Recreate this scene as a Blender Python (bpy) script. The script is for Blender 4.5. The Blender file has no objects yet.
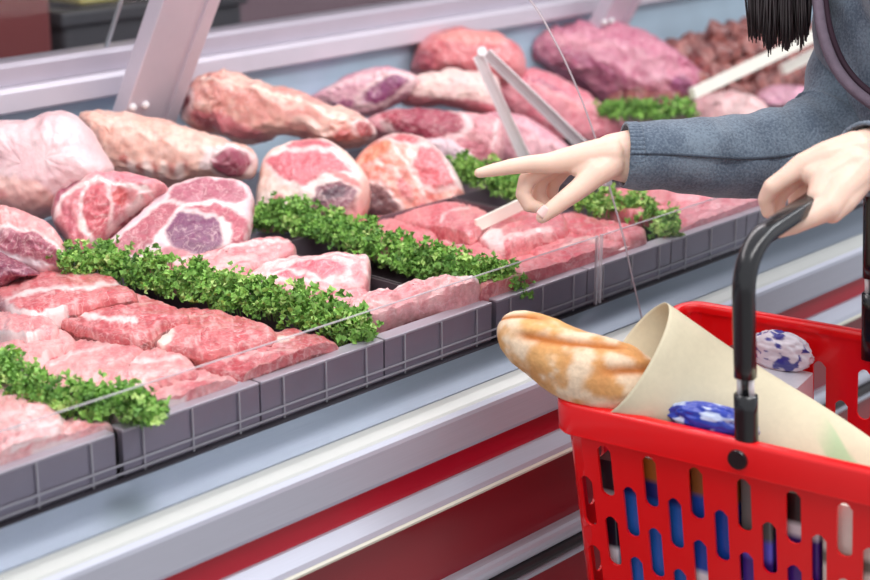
import bpy, bmesh, math, random
import numpy as np
from mathutils import Vector, Matrix, noise as mnoise

SC = bpy.context.scene
COL = SC.collection
random.seed(7)

# ------------------------------------------------------------------ camera, world, lamps, exposure
FPX, CX, CY = 1692.0, 435.0, 290.0
PITCH, YAW = math.atan(530 / 1692.0), math.radians(42.5)
FH = np.array([math.cos(YAW), math.sin(YAW), 0.0])
RT = np.array([math.sin(YAW), -math.cos(YAW), 0.0])
ZZ = np.array([0, 0, 1.0])
FW = math.cos(PITCH) * FH - math.sin(PITCH) * ZZ
UP = math.sin(PITCH) * FH + math.cos(PITCH) * ZZ
EYE = np.array([0, 0, 1.53])

cam_d = bpy.data.cameras.new('camera')
cam = bpy.data.objects.new('camera', cam_d)
COL.objects.link(cam)
cam.matrix_world = Matrix(((RT[0], UP[0], -FW[0], EYE[0]), (RT[1], UP[1], -FW[1], EYE[1]),
                           (RT[2], UP[2], -FW[2], EYE[2]), (0, 0, 0, 1)))
cam_d.sensor_width = 36.0
cam_d.lens = FPX * 36.0 / 870.0
cam_d.clip_start = 0.05
cam_d.dof.use_dof = True
cam_d.dof.focus_distance = 1.90
cam_d.dof.aperture_fstop = 4.5
SC.camera = cam

world = bpy.data.worlds.new('store_light')
SC.world = world
world.use_nodes = True
wn = world.node_tree
wn.nodes['Background'].inputs[0].default_value = (0.93, 0.95, 1.0, 1)
wn.nodes['Background'].inputs[1].default_value = 0.78


def area(name, loc, target, sx, sy, power, color):
    d = bpy.data.lights.new(name, 'AREA')
    d.shape = 'RECTANGLE'
    d.size, d.size_y = sx, sy
    d.energy = power
    d.color = color
    o = bpy.data.objects.new(name, d)
    COL.objects.link(o)
    o.location = loc
    o.rotation_euler = (Vector(target) - Vector(loc)).to_track_quat('-Z', 'Y').to_euler()
    return o


area('case_lamp', (1.7, 1.55, 1.95), (1.7, 1.68, 0.9), 2.6, 0.14, 11, (1.0, 0.92, 0.93))
area('ceiling_lamp_row', (0.9, 0.25, 2.9), (1.2, 1.0, 0.9), 2.4, 0.5, 34, (1.0, 0.98, 0.97))
area('ceiling_lamp_far', (2.9, -0.2, 2.9), (2.0, 1.2, 0.8), 1.8, 0.4, 26, (0.95, 0.97, 1.0))

SC.view_settings.view_transform = 'Standard'
SC.view_settings.look = 'None'
SC.view_settings.gamma = 1.0
SC.view_settings.exposure = 0.0
SC.view_settings.use_curve_mapping = False


# ------------------------------------------------------------------ geometry helpers
def ray(x, y):
    return FW + RT * ((x - CX) / FPX) - UP * ((y - CY) / FPX)


def D(x, y, d):
    return EYE + ray(x, y) * d


def atz(x, y, z):
    r = ray(x, y)
    return EYE + r * ((z - EYE[2]) / r[2])


def aty(x, y, Y):
    r = ray(x, y)
    return EYE + r * (Y / r[1])


def atx(x, y, X):
    r = ray(x, y)
    return EYE + r * (X / r[0])


def unit(v):
    v = np.asarray(v, float)
    return v / np.linalg.norm(v)


def lin(c):
    c = np.asarray(c, float) / 255.0
    return np.where(c <= 0.04045, c / 12.92, ((c + 0.055) / 1.055) ** 2.4)


_rng = np.random.RandomState(3)
_G = _rng.rand(32, 32, 32)


def vnoise(p):
    p = np.asarray(p, float)
    i = np.floor(p).astype(int)
    f = p - i
    f = f * f * (3 - 2 * f)
    i0, i1 = i % 32, (i + 1) % 32
    r = 0
    for a in (0, 1):
        for b in (0, 1):
            for c in (0, 1):
                w = (f[:, 0] if a else 1 - f[:, 0]) * (f[:, 1] if b else 1 - f[:, 1]) * (f[:, 2] if c else 1 - f[:, 2])
                r = r + w * _G[(i1 if a else i0)[:, 0], (i1 if b else i0)[:, 1], (i1 if c else i0)[:, 2]]
    return r


def fbm(p, octv=4):
    p = np.asarray(p, float)
    r, a, t = 0, 1.0, 0
    for k in range(octv):
        r = r + a * vnoise(p * 2 ** k + 7.3 * k)
        t += a
        a *= 0.55
    return r / t          # 0..1, mean about .5


def sstep(a, b, x):
    t = np.clip((x - a) / (b - a), 0, 1)
    return t * t * (3 - 2 * t)


def link(o, parent=None):
    COL.objects.link(o)
    if parent is not None:
        o.parent = parent
        o.matrix_parent_inverse = Matrix.Translation(-Vector(parent.location))
    return o


def mesh_obj(name, verts, faces, mat, parent=None, smooth=True, cols=None, normals=None):
    me = bpy.data.meshes.new(name)
    me.from_pydata([tuple(v) for v in verts], [], [tuple(f) for f in faces])
    me.update()
    if smooth:
        me.polygons.foreach_set('use_smooth', [True] * len(me.polygons))
    if cols is not None:
        at = me.color_attributes.new('tone', 'FLOAT_COLOR', 'POINT')
        buf = np.ones((len(me.vertices), 4), np.float32)
        buf[:, :3] = cols
        at.data.foreach_set('color', buf.ravel())
    if normals is not None:
        me.normals_split_custom_set_from_vertices([tuple(n) for n in normals])
    if mat:
        me.materials.append(mat)
    o = bpy.data.objects.new(name, me)
    return link(o, parent)


def bm_obj(name, bm, mat, parent=None, smooth=False):
    me = bpy.data.meshes.new(name)
    bmesh.ops.recalc_face_normals(bm, faces=bm.faces)
    bm.to_mesh(me)
    bm.free()
    if smooth:
        me.polygons.foreach_set('use_smooth', [True] * len(me.polygons))
    if mat:
        me.materials.append(mat)
    o = bpy.data.objects.new(name, me)
    return link(o, parent)


def empty(name, loc, label=None, cat=None, group=None):
    o = bpy.data.objects.new(name, None)
    o.empty_display_size = 0.03
    o.location = tuple(loc)
    COL.objects.link(o)
    if label:
        o['label'] = label
        o['category'] = cat
        if group:
            o['group'] = group
    return o


def tag(o, label, cat, group=None):
    o['label'] = label
    o['category'] = cat
    if group:
        o['group'] = group
    return o


def box(bm, lo, hi, bevel=0.0, M=None):
    r = bmesh.ops.create_cube(bm, size=1.0)
    vs = r['verts']
    for v in vs:
        v.co = Vector(((v.co.x + .5) * (hi[0] - lo[0]) + lo[0], (v.co.y + .5) * (hi[1] - lo[1]) + lo[1],
                       (v.co.z + .5) * (hi[2] - lo[2]) + lo[2]))
    if bevel:
        es = list({e for v in vs for e in v.link_edges})
        rb = bmesh.ops.bevel(bm, geom=es, offset=bevel, segments=2, profile=0.5, affect='EDGES')
        vs = list({v for f in rb['faces'] for v in f.verts} | {v for v in vs if v.is_valid})
    if M is not None:
        done = set()
        for v in vs:
            if v.is_valid and v not in done:
                v.co = M @ v.co
                done.add(v)
    return vs


def box_obj(name, lo, hi, mat, parent=None, bevel=0.0, M=None):
    bm = bmesh.new()
    box(bm, lo, hi, bevel)
    if M is not None:
        bm.transform(M)
    return bm_obj(name, bm, mat, parent)


def frames(path):
    path = [np.asarray(p, float) for p in path]
    T = []
    for i in range(len(path)):
        a = path[max(i - 1, 0)]
        b = path[min(i + 1, len(path) - 1)]
        T.append(unit(b - a))
    return path, T


def loft(path, rad, up=(0, 0, 1), nseg=16, disp=None, caps=True, sq=2.0):
    """closed tube; rad[i] = (side, up) radii; sq = superellipse exponent"""
    path, T = frames(path)
    V, F = [], []
    n = len(path)
    for i in range(n):
        t = T[i]
        s = unit(np.cross(t, up))
        u = np.cross(s, t)
        ra, rb = rad[i] if hasattr(rad[i], '__len__') else (rad[i], rad[i])
        for k in range(nseg):
            a = 2 * math.pi * k / nseg
            c, d = math.cos(a), math.sin(a)
            c = math.copysign(abs(c) ** (2 / sq), c)
            d = math.copysign(abs(d) ** (2 / sq), d)
            p = path[i] + s * ra * c + u * rb * d
            if disp:
                p = p + (s * c + u * d) * disp(i / (n - 1), a, p)
            V.append(p)
    for i in range(n - 1):
        for k in range(nseg):
            k2 = (k + 1) % nseg
            F.append((i * nseg + k, (i + 1) * nseg + k, (i + 1) * nseg + k2, i * nseg + k2))
    if caps:
        F.append(tuple(range(nseg)))
        F.append(tuple(reversed([(n - 1) * nseg + k for k in range(nseg)])))
    return V, F


def spline(pts, n):
    """Catmull-Rom through pts, n samples, extra columns carried along"""
    P = np.asarray(pts, float)
    P = np.vstack([2 * P[0] - P[1], P, 2 * P[-1] - P[-2]])
    m = len(P) - 3
    out = []
    for j in range(n):
        x = j / (n - 1) * m
        i = min(int(x), m - 1)
        t = x - i
        a, b, c, d = P[i:i + 4]
        out.append(.5 * (2 * b + (c - a) * t + (2 * a - 5 * b + 4 * c - d) * t * t + (3 * b - a - 3 * c + d) * t ** 3))
    return np.array(out)


def closed_spline(pts, n):
    P = np.asarray(pts, float)
    m = len(P)
    fine = []
    for i in range(m):
        a, b, c, d = P[i - 1], P[i], P[(i + 1) % m], P[(i + 2) % m]
        for k in range(12):
            t = k / 12
            fine.append(.5 * (2 * b + (c - a) * t + (2 * a - 5 * b + 4 * c - d) * t * t + (3 * b - a - 3 * c + d) * t ** 3))
    fine = np.array(fine)
    seg = np.linalg.norm(np.roll(fine, -1, 0) - fine, axis=1)
    cum = np.concatenate([[0], np.cumsum(seg)])
    tt = np.linspace(0, cum[-1], n, endpoint=False)
    ext = np.vstack([fine, fine[:1]])
    return np.stack([np.interp(tt, cum, ext[:, k]) for k in range(2)], 1)


# ------------------------------------------------------------------ materials
def nodes_of(m):
    return m.node_tree.nodes, m.node_tree.links


def mat(name, rgb, rough=0.5, metal=0.0, spec=0.5, noise=0.0, nscale=30.0, bump=0.0, bscale=200.0, coat=0.0,
        sss=0.0, sss_r=(0.01, 0.004, 0.003), emit=None, aniso=None):
    m = bpy.data.materials.new(name)
    m.use_nodes = True
    N, L = nodes_of(m)
    b = N['Principled BSDF']
    c = lin(rgb)
    b.inputs['Base Color'].default_value = (*c, 1)
    b.inputs['Roughness'].default_value = rough
    b.inputs['Metallic'].default_value = metal
    b.inputs['Specular IOR Level'].default_value = spec
    b.inputs['Coat Weight'].default_value = coat
    b.inputs['Coat Roughness'].default_value = 0.15
    if sss:
        b.inputs['Subsurface Weight'].default_value = sss
        b.inputs['Subsurface Radius'].default_value = sss_r
        b.inputs['Subsurface Scale'].default_value = 1.0
    tc = N.new('ShaderNodeTexCoord')
    src = tc.outputs['Object']
    if aniso:
        mp = N.new('ShaderNodeMapping')
        mp.inputs['Scale'].default_value = aniso
        L.new(src, mp.inputs['Vector'])
        src = mp.outputs[0]
    if noise:
        t = N.new('ShaderNodeTexNoise')
        t.inputs['Scale'].default_value = nscale
        t.inputs['Detail'].default_value = 5
        L.new(src, t.inputs['Vector'])
        r = N.new('ShaderNodeMapRange')
        r.inputs['From Min'].default_value = .3
        r.inputs['From Max'].default_value = .7
        r.inputs['To Min'].default_value = 1 - noise
        r.inputs['To Max'].default_value = 1 + noise
        L.new(t.outputs['Fac'], r.inputs['Value'])
        h = N.new('ShaderNodeHueSaturation')
        h.inputs['Color'].default_value = (*c, 1)
        L.new(r.outputs[0], h.inputs['Value'])
        L.new(h.outputs[0], b.inputs['Base Color'])
    if bump:
        t = N.new('ShaderNodeTexNoise')
        t.inputs['Scale'].default_value = bscale
        t.inputs['Detail'].default_value = 4
        L.new(src, t.inputs['Vector'])
        bp = N.new('ShaderNodeBump')
        bp.inputs['Strength'].default_value = bump
        bp.inputs['Distance'].default_value = 0.002
        L.new(t.outputs['Fac'], bp.inputs['Height'])
        L.new(bp.outputs[0], b.inputs['Normal'])
    if emit:
        b.inputs['Emission Color'].default_value = (*lin(rgb), 1)
        b.inputs['Emission Strength'].default_value = emit
    return m


def tone_mat(name, rough=0.35, sss=0.06, bump=0.38, bscale=260, coat=0.25, marb=0.12, spec=0.5, veins=0.0):
    m = bpy.data.materials.new(name)
    m.use_nodes = True
    N, L = nodes_of(m)
    b = N['Principled BSDF']
    a = N.new('ShaderNodeAttribute')
    a.attribute_name = 'tone'
    tc = N.new('ShaderNodeTexCoord')
    t = N.new('ShaderNodeTexNoise')
    t.inputs['Scale'].default_value = 160
    t.inputs['Detail'].default_value = 6
    t.inputs['Distortion'].default_value = 0.6
    L.new(tc.outputs['Object'], t.inputs['Vector'])
    r = N.new('ShaderNodeMapRange')
    r.inputs['From Min'].default_value = .3
    r.inputs['From Max'].default_value = .72
    r.inputs['To Min'].default_value = 1 - marb
    r.inputs['To Max'].default_value = 1 + marb
    L.new(t.outputs['Fac'], r.inputs['Value'])
    h = N.new('ShaderNodeHueSaturation')
    L.new(a.outputs['Color'], h.inputs['Color'])
    L.new(r.outputs[0], h.inputs['Value'])
    out = h.outputs[0]
    if veins:
        # fine fat veins running through the lean
        for sc_, wd_, am_ in ((34, .020, veins), (90, .018, veins * .8)):
            vn = N.new('ShaderNodeTexNoise')
            vn.inputs['Scale'].default_value = sc_
            vn.inputs['Detail'].default_value = 3
            vn.inputs['Distortion'].default_value = 1.2
            L.new(tc.outputs['Object'], vn.inputs['Vector'])
            ab = N.new('ShaderNodeMath')
            ab.operation = 'SUBTRACT'
            ab.inputs[1].default_value = .5
            L.new(vn.outputs['Fac'], ab.inputs[0])
            a2 = N.new('ShaderNodeMath')
            a2.operation = 'ABSOLUTE'
            L.new(ab.outputs[0], a2.inputs[0])
            mr = N.new('ShaderNodeMapRange')
            mr.interpolation_type = 'SMOOTHSTEP'
            mr.inputs['From Min'].default_value = 0
            mr.inputs['From Max'].default_value = wd_
            mr.inputs['To Min'].default_value = am_
            mr.inputs['To Max'].default_value = 0
            L.new(a2.outputs[0], mr.inputs['Value'])
            mx = N.new('ShaderNodeMix')
            mx.data_type = 'RGBA'
            mx.inputs[7].default_value = (*lin((246, 208, 206)), 1)
            L.new(mr.outputs[0], mx.inputs[0])
            L.new(out, mx.inputs[6])
            out = mx.outputs[2]
        dn = N.new('ShaderNodeTexNoise')
        dn.inputs['Scale'].default_value = 60
        dn.inputs['Detail'].default_value = 5
        dn.inputs['Distortion'].default_value = 2
        L.new(tc.outputs['Object'], dn.inputs['Vector'])
        dr = N.new('ShaderNodeMapRange')
        dr.inputs['From Min'].default_value = .52
        dr.inputs['From Max'].default_value = .68
        dr.inputs['To Min'].default_value = 0
        dr.inputs['To Max'].default_value = veins * .7
        L.new(dn.outputs['Fac'], dr.inputs['Value'])
        mx = N.new('ShaderNodeMix')
        mx.data_type = 'RGBA'
        mx.blend_type = 'MULTIPLY'
        mx.inputs[7].default_value = (.55, .34, .36, 1)
        L.new(dr.outputs[0], mx.inputs[0])
        L.new(out, mx.inputs[6])
        out = mx.outputs[2]
    L.new(out, b.inputs['Base Color'])
    b.inputs['Roughness'].default_value = rough
    b.inputs['Specular IOR Level'].default_value = spec
    b.inputs['Coat Weight'].default_value = coat
    b.inputs['Coat Roughness'].default_value = 0.22
    if sss:
        b.inputs['Subsurface Weight'].default_value = sss
        b.inputs['Subsurface Radius'].default_value = (0.006, 0.0025, 0.002)
        b.inputs['Subsurface Scale'].default_value = 1.0
    n2 = N.new('ShaderNodeTexNoise')
    n2.inputs['Scale'].default_value = bscale
    n2.inputs['Detail'].default_value = 3
    L.new(tc.outputs['Object'], n2.inputs['Vector'])
    bp = N.new('ShaderNodeBump')
    bp.inputs['Strength'].default_value = bump
    bp.inputs['Distance'].default_value = 0.0015
    L.new(n2.outputs['Fac'], bp.inputs['Height'])
    L.new(bp.outputs[0], b.inputs['Normal'])
    return m


def glass_mat(name, tint=(0.97, 0.985, 0.98), refl=0.06):
    m = bpy.data.materials.new(name)
    m.use_nodes = True
    N, L = nodes_of(m)
    N.remove(N['Principled BSDF'])
    tr = N.new('ShaderNodeBsdfTransparent')
    tr.inputs[0].default_value = (*tint, 1)
    gl = N.new('ShaderNodeBsdfGlossy')
    gl.inputs['Roughness'].default_value = 0.02
    lw = N.new('ShaderNodeLayerWeight')
    lw.inputs['Blend'].default_value = refl
    mx = N.new('ShaderNodeMixShader')
    L.new(lw.outputs['Fresnel'], mx.inputs[0])
    L.new(tr.outputs[0], mx.inputs[1])
    L.new(gl.outputs[0], mx.inputs[2])
    L.new(mx.outputs[0], N['Material Output'].inputs[0])
    return m


def half_clear(name, rgb, fac):
    m = bpy.data.materials.new(name)
    m.use_nodes = True
    N, L = nodes_of(m)
    tr = N.new('ShaderNodeBsdfTransparent')
    b = N['Principled BSDF']
    b.inputs['Base Color'].default_value = (*lin(rgb), 1)
    b.inputs['Roughness'].default_value = .25
    mx = N.new('ShaderNodeMixShader')
    mx.inputs[0].default_value = fac
    L.new(tr.outputs[0], mx.inputs[1])
    L.new(b.outputs[0], mx.inputs[2])
    L.new(mx.outputs[0], N['Material Output'].inputs[0])
    return m


M = {}
M['meat'] = tone_mat('raw_meat', veins=.42)
M['fatm'] = tone_mat('meat_fat', rough=0.4, sss=0.1, marb=0.06, coat=0.2, veins=.12)
M['leaf'] = tone_mat('parsley_leaf', rough=0.5, sss=0.0, bump=0.1, coat=0.0, marb=0.15, spec=0.3)
M['bread'] = tone_mat('bread_crust', rough=0.75, sss=0.0, bump=0.9, bscale=110, coat=0.0, marb=0.12, spec=0.2)
M['paper'] = tone_mat('wrapping_paper', rough=0.75, sss=0.0, bump=0.1, bscale=60, coat=0.0, marb=0.03, spec=0.2)
M['pack'] = tone_mat('printed_pack', rough=0.3, sss=0.0, bump=0.05, coat=0.4, marb=0.03)
M['alu'] = mat('brushed_aluminium', (192, 195, 208), rough=0.4, metal=0.4, noise=0.04, nscale=40, aniso=(0.4, 30, 30))
M['alu_white'] = mat('pale_moulding', (184, 187, 184), rough=0.35, metal=0.3, noise=0.02, nscale=30)
M['alu_grey'] = mat('satin_aluminium', (154, 164, 180), rough=0.3, metal=0.7, noise=0.04, nscale=40, aniso=(0.4, 30, 30))
M['rear'] = mat('lilac_white_enamel', (216, 208, 220), rough=0.35, metal=0.15, noise=0.02)
M['rear_hi'] = mat('pale_enamel', (194, 185, 198), rough=0.35, metal=0.1, noise=0.02)
M['panel_blue'] = mat('blue_grey_steel', (186, 210, 228), rough=0.5, metal=0.1, noise=0.06, nscale=12)
M['red_stripe'] = mat('red_stripe_enamel', (178, 4, 36), rough=0.35, coat=0.1, noise=0.03)
M['red_panel'] = mat('dark_red_panel', (140, 22, 36), rough=0.3, coat=0.3, noise=0.05, nscale=8)
M['black_rubber'] = mat('black_rubber', (42, 36, 40), rough=0.4, noise=0.1)
M['cream'] = mat('cream_edge', (225, 222, 205), rough=0.35)
M['tray'] = mat('dark_tray_steel', (116, 104, 112), rough=0.35, metal=0.5, noise=0.08)
M['tray_front'] = mat('tray_front_steel', (162, 154, 168), rough=0.35, metal=0.45, noise=0.06, nscale=14)
M['tray_lip'] = mat('lip_highlight_steel', (206, 198, 208), rough=0.35, metal=0.3)  # tray steel made paler: highlight along the lip put into its colour
M['vent'] = mat('vent_black', (44, 38, 46), rough=0.5, noise=0.1)
M['wire'] = mat('chrome_wire', (205, 200, 206), rough=0.4, metal=0.2)
M['steel'] = mat('stainless_steel', (238, 232, 234), rough=0.42, metal=0.1, noise=0.03)
M['ivory'] = mat('ivory_plastic', (250, 244, 232), rough=0.35, noise=0.02)
M['glass'] = glass_mat('clear_glass')
M['acrylic'] = glass_mat('clear_acrylic', (0.93, 0.93, 0.94), 0.10)
M['glass_edge'] = mat('polished_glass_edge', (196, 200, 204), rough=0.2, metal=0.3)
M['joint'] = half_clear('glass_joint', (198, 184, 190), .6)
M['acry_edge'] = half_clear('acrylic_edge', (236, 228, 234), .45)
M['basket'] = mat('red_plastic', (234, 12, 18), rough=0.3, coat=0.25, noise=0.03, nscale=12, sss=0.05, sss_r=(0.004, 0.0005, 0.0005))
M['black_pl'] = mat('black_plastic', (22, 22, 26), rough=0.22, coat=0.4)
M['skin'] = mat('skin', (238, 203, 184), rough=0.45, noise=0.035, nscale=35, bump=0.08, bscale=300, sss=0.2, sss_r=(0.012, 0.004, 0.002))
M['nail'] = mat('fingernail', (243, 202, 196), rough=0.25, coat=0.3)
M['hair'] = mat('dark_hair', (34, 24, 26), rough=0.4, noise=0.3, nscale=60, aniso=(8, 8, 0.4))
M['denim'] = mat('dark_trousers', (38, 42, 56), rough=0.8, noise=0.1, nscale=80)
M['shoe'] = mat('black_shoe', (25, 24, 26), rough=0.4)
M['band'] = mat('mauve_knit_band', (112, 98, 112), rough=0.85, noise=0.1, nscale=120, bump=0.4, bscale=400)
M['lining'] = mat('dark_plum_edge', (52, 28, 44), rough=0.8, noise=0.1)
M['pink_top'] = mat('pink_top', (168, 96, 128), rough=0.8, noise=0.08)


def knit(name, c1, c2):
    m = bpy.data.materials.new(name)
    m.use_nodes = True
    N, L = nodes_of(m)
    b = N['Principled BSDF']
    b.inputs['Roughness'].default_value = 0.9
    b.inputs['Specular IOR Level'].default_value = 0.15
    b.inputs['Sheen Weight'].default_value = 0.3
    tc = N.new('ShaderNodeTexCoord')
    t = N.new('ShaderNodeTexNoise')
    t.inputs['Scale'].default_value = 350
    t.inputs['Detail'].default_value = 3
    L.new(tc.outputs['Object'], t.inputs['Vector'])
    t2 = N.new('ShaderNodeTexNoise')
    t2.inputs['Scale'].default_value = 18
    L.new(tc.outputs['Object'], t2.inputs['Vector'])
    ad = N.new('ShaderNodeMath')
    ad.operation = 'ADD'
    L.new(t.outputs['Fac'], ad.inputs[0])
    L.new(t2.outputs['Fac'], ad.inputs[1])
    cr = N.new('ShaderNodeValToRGB')
    cr.color_ramp.elements[0].position = .40
    cr.color_ramp.elements[1].position = .62
    cr.color_ramp.elements[0].color = (*lin(c1), 1)
    cr.color_ramp.elements[1].color = (*lin(c2), 1)
    hv = N.new('ShaderNodeMath')
    hv.operation = 'MULTIPLY'
    hv.inputs[1].default_value = 0.5
    L.new(ad.outputs[0], hv.inputs[0])
    L.new(hv.outputs[0], cr.inputs[0])
    L.new(cr.outputs[0], b.inputs['Base Color'])
    bp = N.new('ShaderNodeBump')
    bp.inputs['Strength'].default_value = 0.6
    bp.inputs['Distance'].default_value = 0.002
    L.new(t.outputs['Fac'], bp.inputs['Height'])
    L.new(bp.outputs[0], b.inputs['Normal'])
    return m


M['knit'] = knit('grey_blue_knit', (84, 96, 112), (124, 138, 152))
M['knit_dark'] = knit('grey_blue_seam', (50, 58, 70), (74, 84, 98))


# ------------------------------------------------------------------ the setting
def struct(name, lo, hi, m):
    o = box_obj(name, lo, hi, m)
    o['kind'] = 'structure'
    return o


struct('floor', (-3, -3, -0.1), (7, 3.4, 0.0), mat('store_floor_tile', (176, 172, 170), rough=0.3, noise=0.05, nscale=2))
struct('wall_back', (-3, 3.2, 0.0), (7, 3.4, 3.2), mat('dark_back_wall', (128, 104, 112), rough=0.6, noise=0.12, nscale=1.5))

# ------------------------------------------------------------------ the refrigerated display counter
X0, X1 = -0.2, 4.6
case = empty('display_counter', (1.9, 1.6, 0), 'long refrigerated butcher counter with red stripe and aluminium front', 'display counter')


def extrude(name, prof, m, parent, x0=X0, x1=X1, closed=True):
    n = len(prof)
    V = [(x0, y, z) for y, z in prof] + [(x1, y, z) for y, z in prof]
    F = [(i, (i + 1) % n, n + (i + 1) % n, n + i) for i in range(n if closed else n - 1)]
    if closed:
        F += [tuple(range(n)), tuple(reversed(range(n, 2 * n)))]
    bm = bmesh.new()
    vs = [bm.verts.new(v) for v in V]
    for f in F:
        bm.faces.new([vs[i] for i in f])
    return bm_obj(name, bm, m, parent)


def arc(cy, cz, r, a0, a1, n=8):
    return [(cy + r * math.cos(math.radians(a0 + (a1 - a0) * i / n)), cz + r * math.sin(math.radians(a0 + (a1 - a0) * i / n))) for i in range(n + 1)]


extrude('base_panel', [(1.137, 0.08), (2.05, 0.08), (2.05, 0.76), (1.137, 0.76)], M['red_panel'], case)
extrude('plinth', [(1.18, 0.0), (2.0, 0.0), (2.0, 0.08), (1.18, 0.08)], M['black_rubber'], case)
extrude('upper_sill', [(1.20, 0.884), (1.165, 0.8755), (1.150, 0.8715), (1.150, 0.855), (1.20, 0.855)], M['alu_grey'], case)
extrude('white_moulding', [(1.1495, 0.8705)] + [(1.140, 0.8695), (1.128, 0.8665), (1.124, 0.8645)] + [(1.124, 0.858), (1.1495, 0.85)], M['alu_white'], case)
extrude('front_fascia', [(1.1235, 0.8650), (1.1185, 0.8620)] + [(1.1175, 0.858), (1.1215, 0.822), (1.125, 0.8165), (1.20, 0.8165), (1.20, 0.848)], M['alu'], case)
extrude('red_stripe', [(1.136, 0.8164), (1.136, 0.784), (1.20, 0.784), (1.20, 0.8164)], M['red_stripe'], case)
extrude('lower_ledge', [(1.132, 0.7839), (1.117, 0.773), (1.1145, 0.768), (1.20, 0.768), (1.20, 0.7839)], M['alu'], case)
extrude('cream_edge', [(1.1145, 0.7678), (1.1125, 0.7655), (1.1135, 0.7625), (1.20, 0.7602), (1.20, 0.7678)], M['cream'], case)
extrude('bumper_rail', arc(1.130, 0.654, 0.011, 90, 270, 8) + [(1.1368, 0.643), (1.1368, 0.665)], M['alu'], case)
extrude('bumper_strip', arc(1.1285, 0.634, 0.0085, 90, 270, 8) + [(1.1368, 0.6255), (1.1368, 0.6425)], M['black_rubber'], case)
extrude('bumper_rail', arc(1.130, 0.620, 0.0055, 90, 270, 8) + [(1.1368, 0.6145), (1.1368, 0.6255)], M['alu'], case)
extrude('vent_grille', [(1.2005, 0.8845), (1.2005, 0.868), (1.222, 0.868), (1.222, 0.8845)], M['vent'], case)
# deck and rear
extrude('deck_pan', [(1.2225, 0.862), (1.2225, 0.882), (2.055, 0.882), (2.055, 0.862)], M['tray'], case)
extrude('inner_panel', [(2.055, 0.86), (2.055, 1.056), (2.10, 1.056), (2.10, 0.86)], M['panel_blue'], case)
extrude('rear_rail', [(2.035, 1.052), (2.030, 1.056), (2.030, 1.082), (2.036, 1.088), (2.10, 1.088), (2.10, 1.052)], M['rear'], case)
extrude('rear_rail', [(2.052, 1.0885), (2.050, 1.114), (2.056, 1.120), (2.10, 1.120), (2.10, 1.0885)], M['rear_hi'], case)
# rear glass panes, leaning like the posts
gl_lean = unit((0, -0.089 * 1.15, 0.175))
for i, (a, b, y) in enumerate(((X0, 1.535, 2.072), (1.545, 2.42, 2.072), (2.43, 3.3, 2.072), (3.31, X1, 2.072))):
    hgt = .60
    for nm, xa, xb, t0, mm in (('rear_glass', a, b - .004, .005, M['glass']), ('glass_edge', b - .004, b, .006, M['glass_edge'])):
        pts_ = [np.array([x, y + dy, 1.117]) + gl_lean * h_ for h_ in (0, hgt) for x, dy in ((xa, 0), (xb, 0), (xb, t0), (xa, t0))]
        mesh_obj(nm, pts_, [(0, 1, 2, 3), (7, 6, 5, 4), (0, 4, 5, 1), (1, 5, 6, 2), (2, 6, 7, 3), (3, 7, 4, 0)], mm, case, False)
extrude('top_rail', [(1.74, 1.60), (1.83, 1.60), (1.83, 1.66), (1.74, 1.66)], M['rear'], case)


# leaning posts in front of the rear rail
def post(xc, w):
    lean = unit((0, -0.089 * 1.15, 0.175))
    side = np.array([1.0, 0, 0])
    nrm = np.cross(side, lean)          # points to the back
    base = np.array([xc, 2.008, 0.99])
    Mx = Matrix(((side[0], -nrm[0] * -1, lean[0], base[0]), (side[1], nrm[1], lean[1], base[1]), (side[2], nrm[2], lean[2], base[2]), (0, 0, 0, 1)))
    Mx = Matrix.Identity(4)
    for r in range(3):
        Mx[r][0], Mx[r][1], Mx[r][2], Mx[r][3] = side[r], nrm[r], lean[r], base[r]
    if Mx.to_3x3().determinant() < 0:
        for r in range(3):
            Mx[r][1] = -Mx[r][1]
    b = bmesh.new()
    box(b, (-w / 2, -0.014, 0), (w * 0.16, 0.014, 0.75), 0.002)
    box(b, (w * 0.16, -0.010, 0), (w * 0.28, 0.012, 0.75))
    box(b, (w * 0.28, -0.014, 0), (w / 2, 0.014, 0.75), 0.002)
    b.transform(Mx)
    po = bm_obj('support_post', b, M['rear'], case)
    for dx in (-0.038, -0.015):
        b = bmesh.new()
        bmesh.ops.create_uvsphere(b, u_segments=12, v_segments=8, radius=0.0065)
        b.transform(Mx @ Matrix.Translation((-0.008 + dx, -0.0155 if (Mx @ Vector((0, -1, 0)) - Mx @ Vector((0, 0, 0))).y < 0 else 0.0155, 0.079)))
        o = bm_obj('bolt', b, M['steel'], None, True)
        o.parent = po


pa, pb = aty(109, 106, 2.0), aty(168, 112, 2.0)
post((pa[0] + pb[0]) / 2, pb[0] - pa[0])
post(aty(600, 15, 2.0)[0], 0.10)

# clear guard along the tray fronts, with its wire fence
for a, b in ((X0, 1.611), (1.619, X1)):
    g = box_obj('guard_pane', (a, 1.204, 0.8785), (b, 1.2065, 0.972), M['acrylic'], case)
    box_obj('guard_edge', (a, 1.2040, 0.9712), (b, 1.2065, 0.9723), M['acry_edge'], case)
for x in (1.6085, 1.617):
    box_obj('guard_edge', (x, 1.2035, 0.876), (x + 0.003, 1.207, 0.973), M['acry_edge'], case)
x = 0.55
while x < 2.5:
    bm = bmesh.new()
    box(bm, (x, 1.2085, 0.884), (x + 0.0016, 1.2101, 0.929))
    bm_obj('wire_pin', bm, M['wire'], case)
    x += 0.06
for z in (0.897, 0.888):
    box_obj('wire_rail', (X0, 1.2083, z), (X1, 1.2099, z + 0.0018), M['wire'], case)

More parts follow.
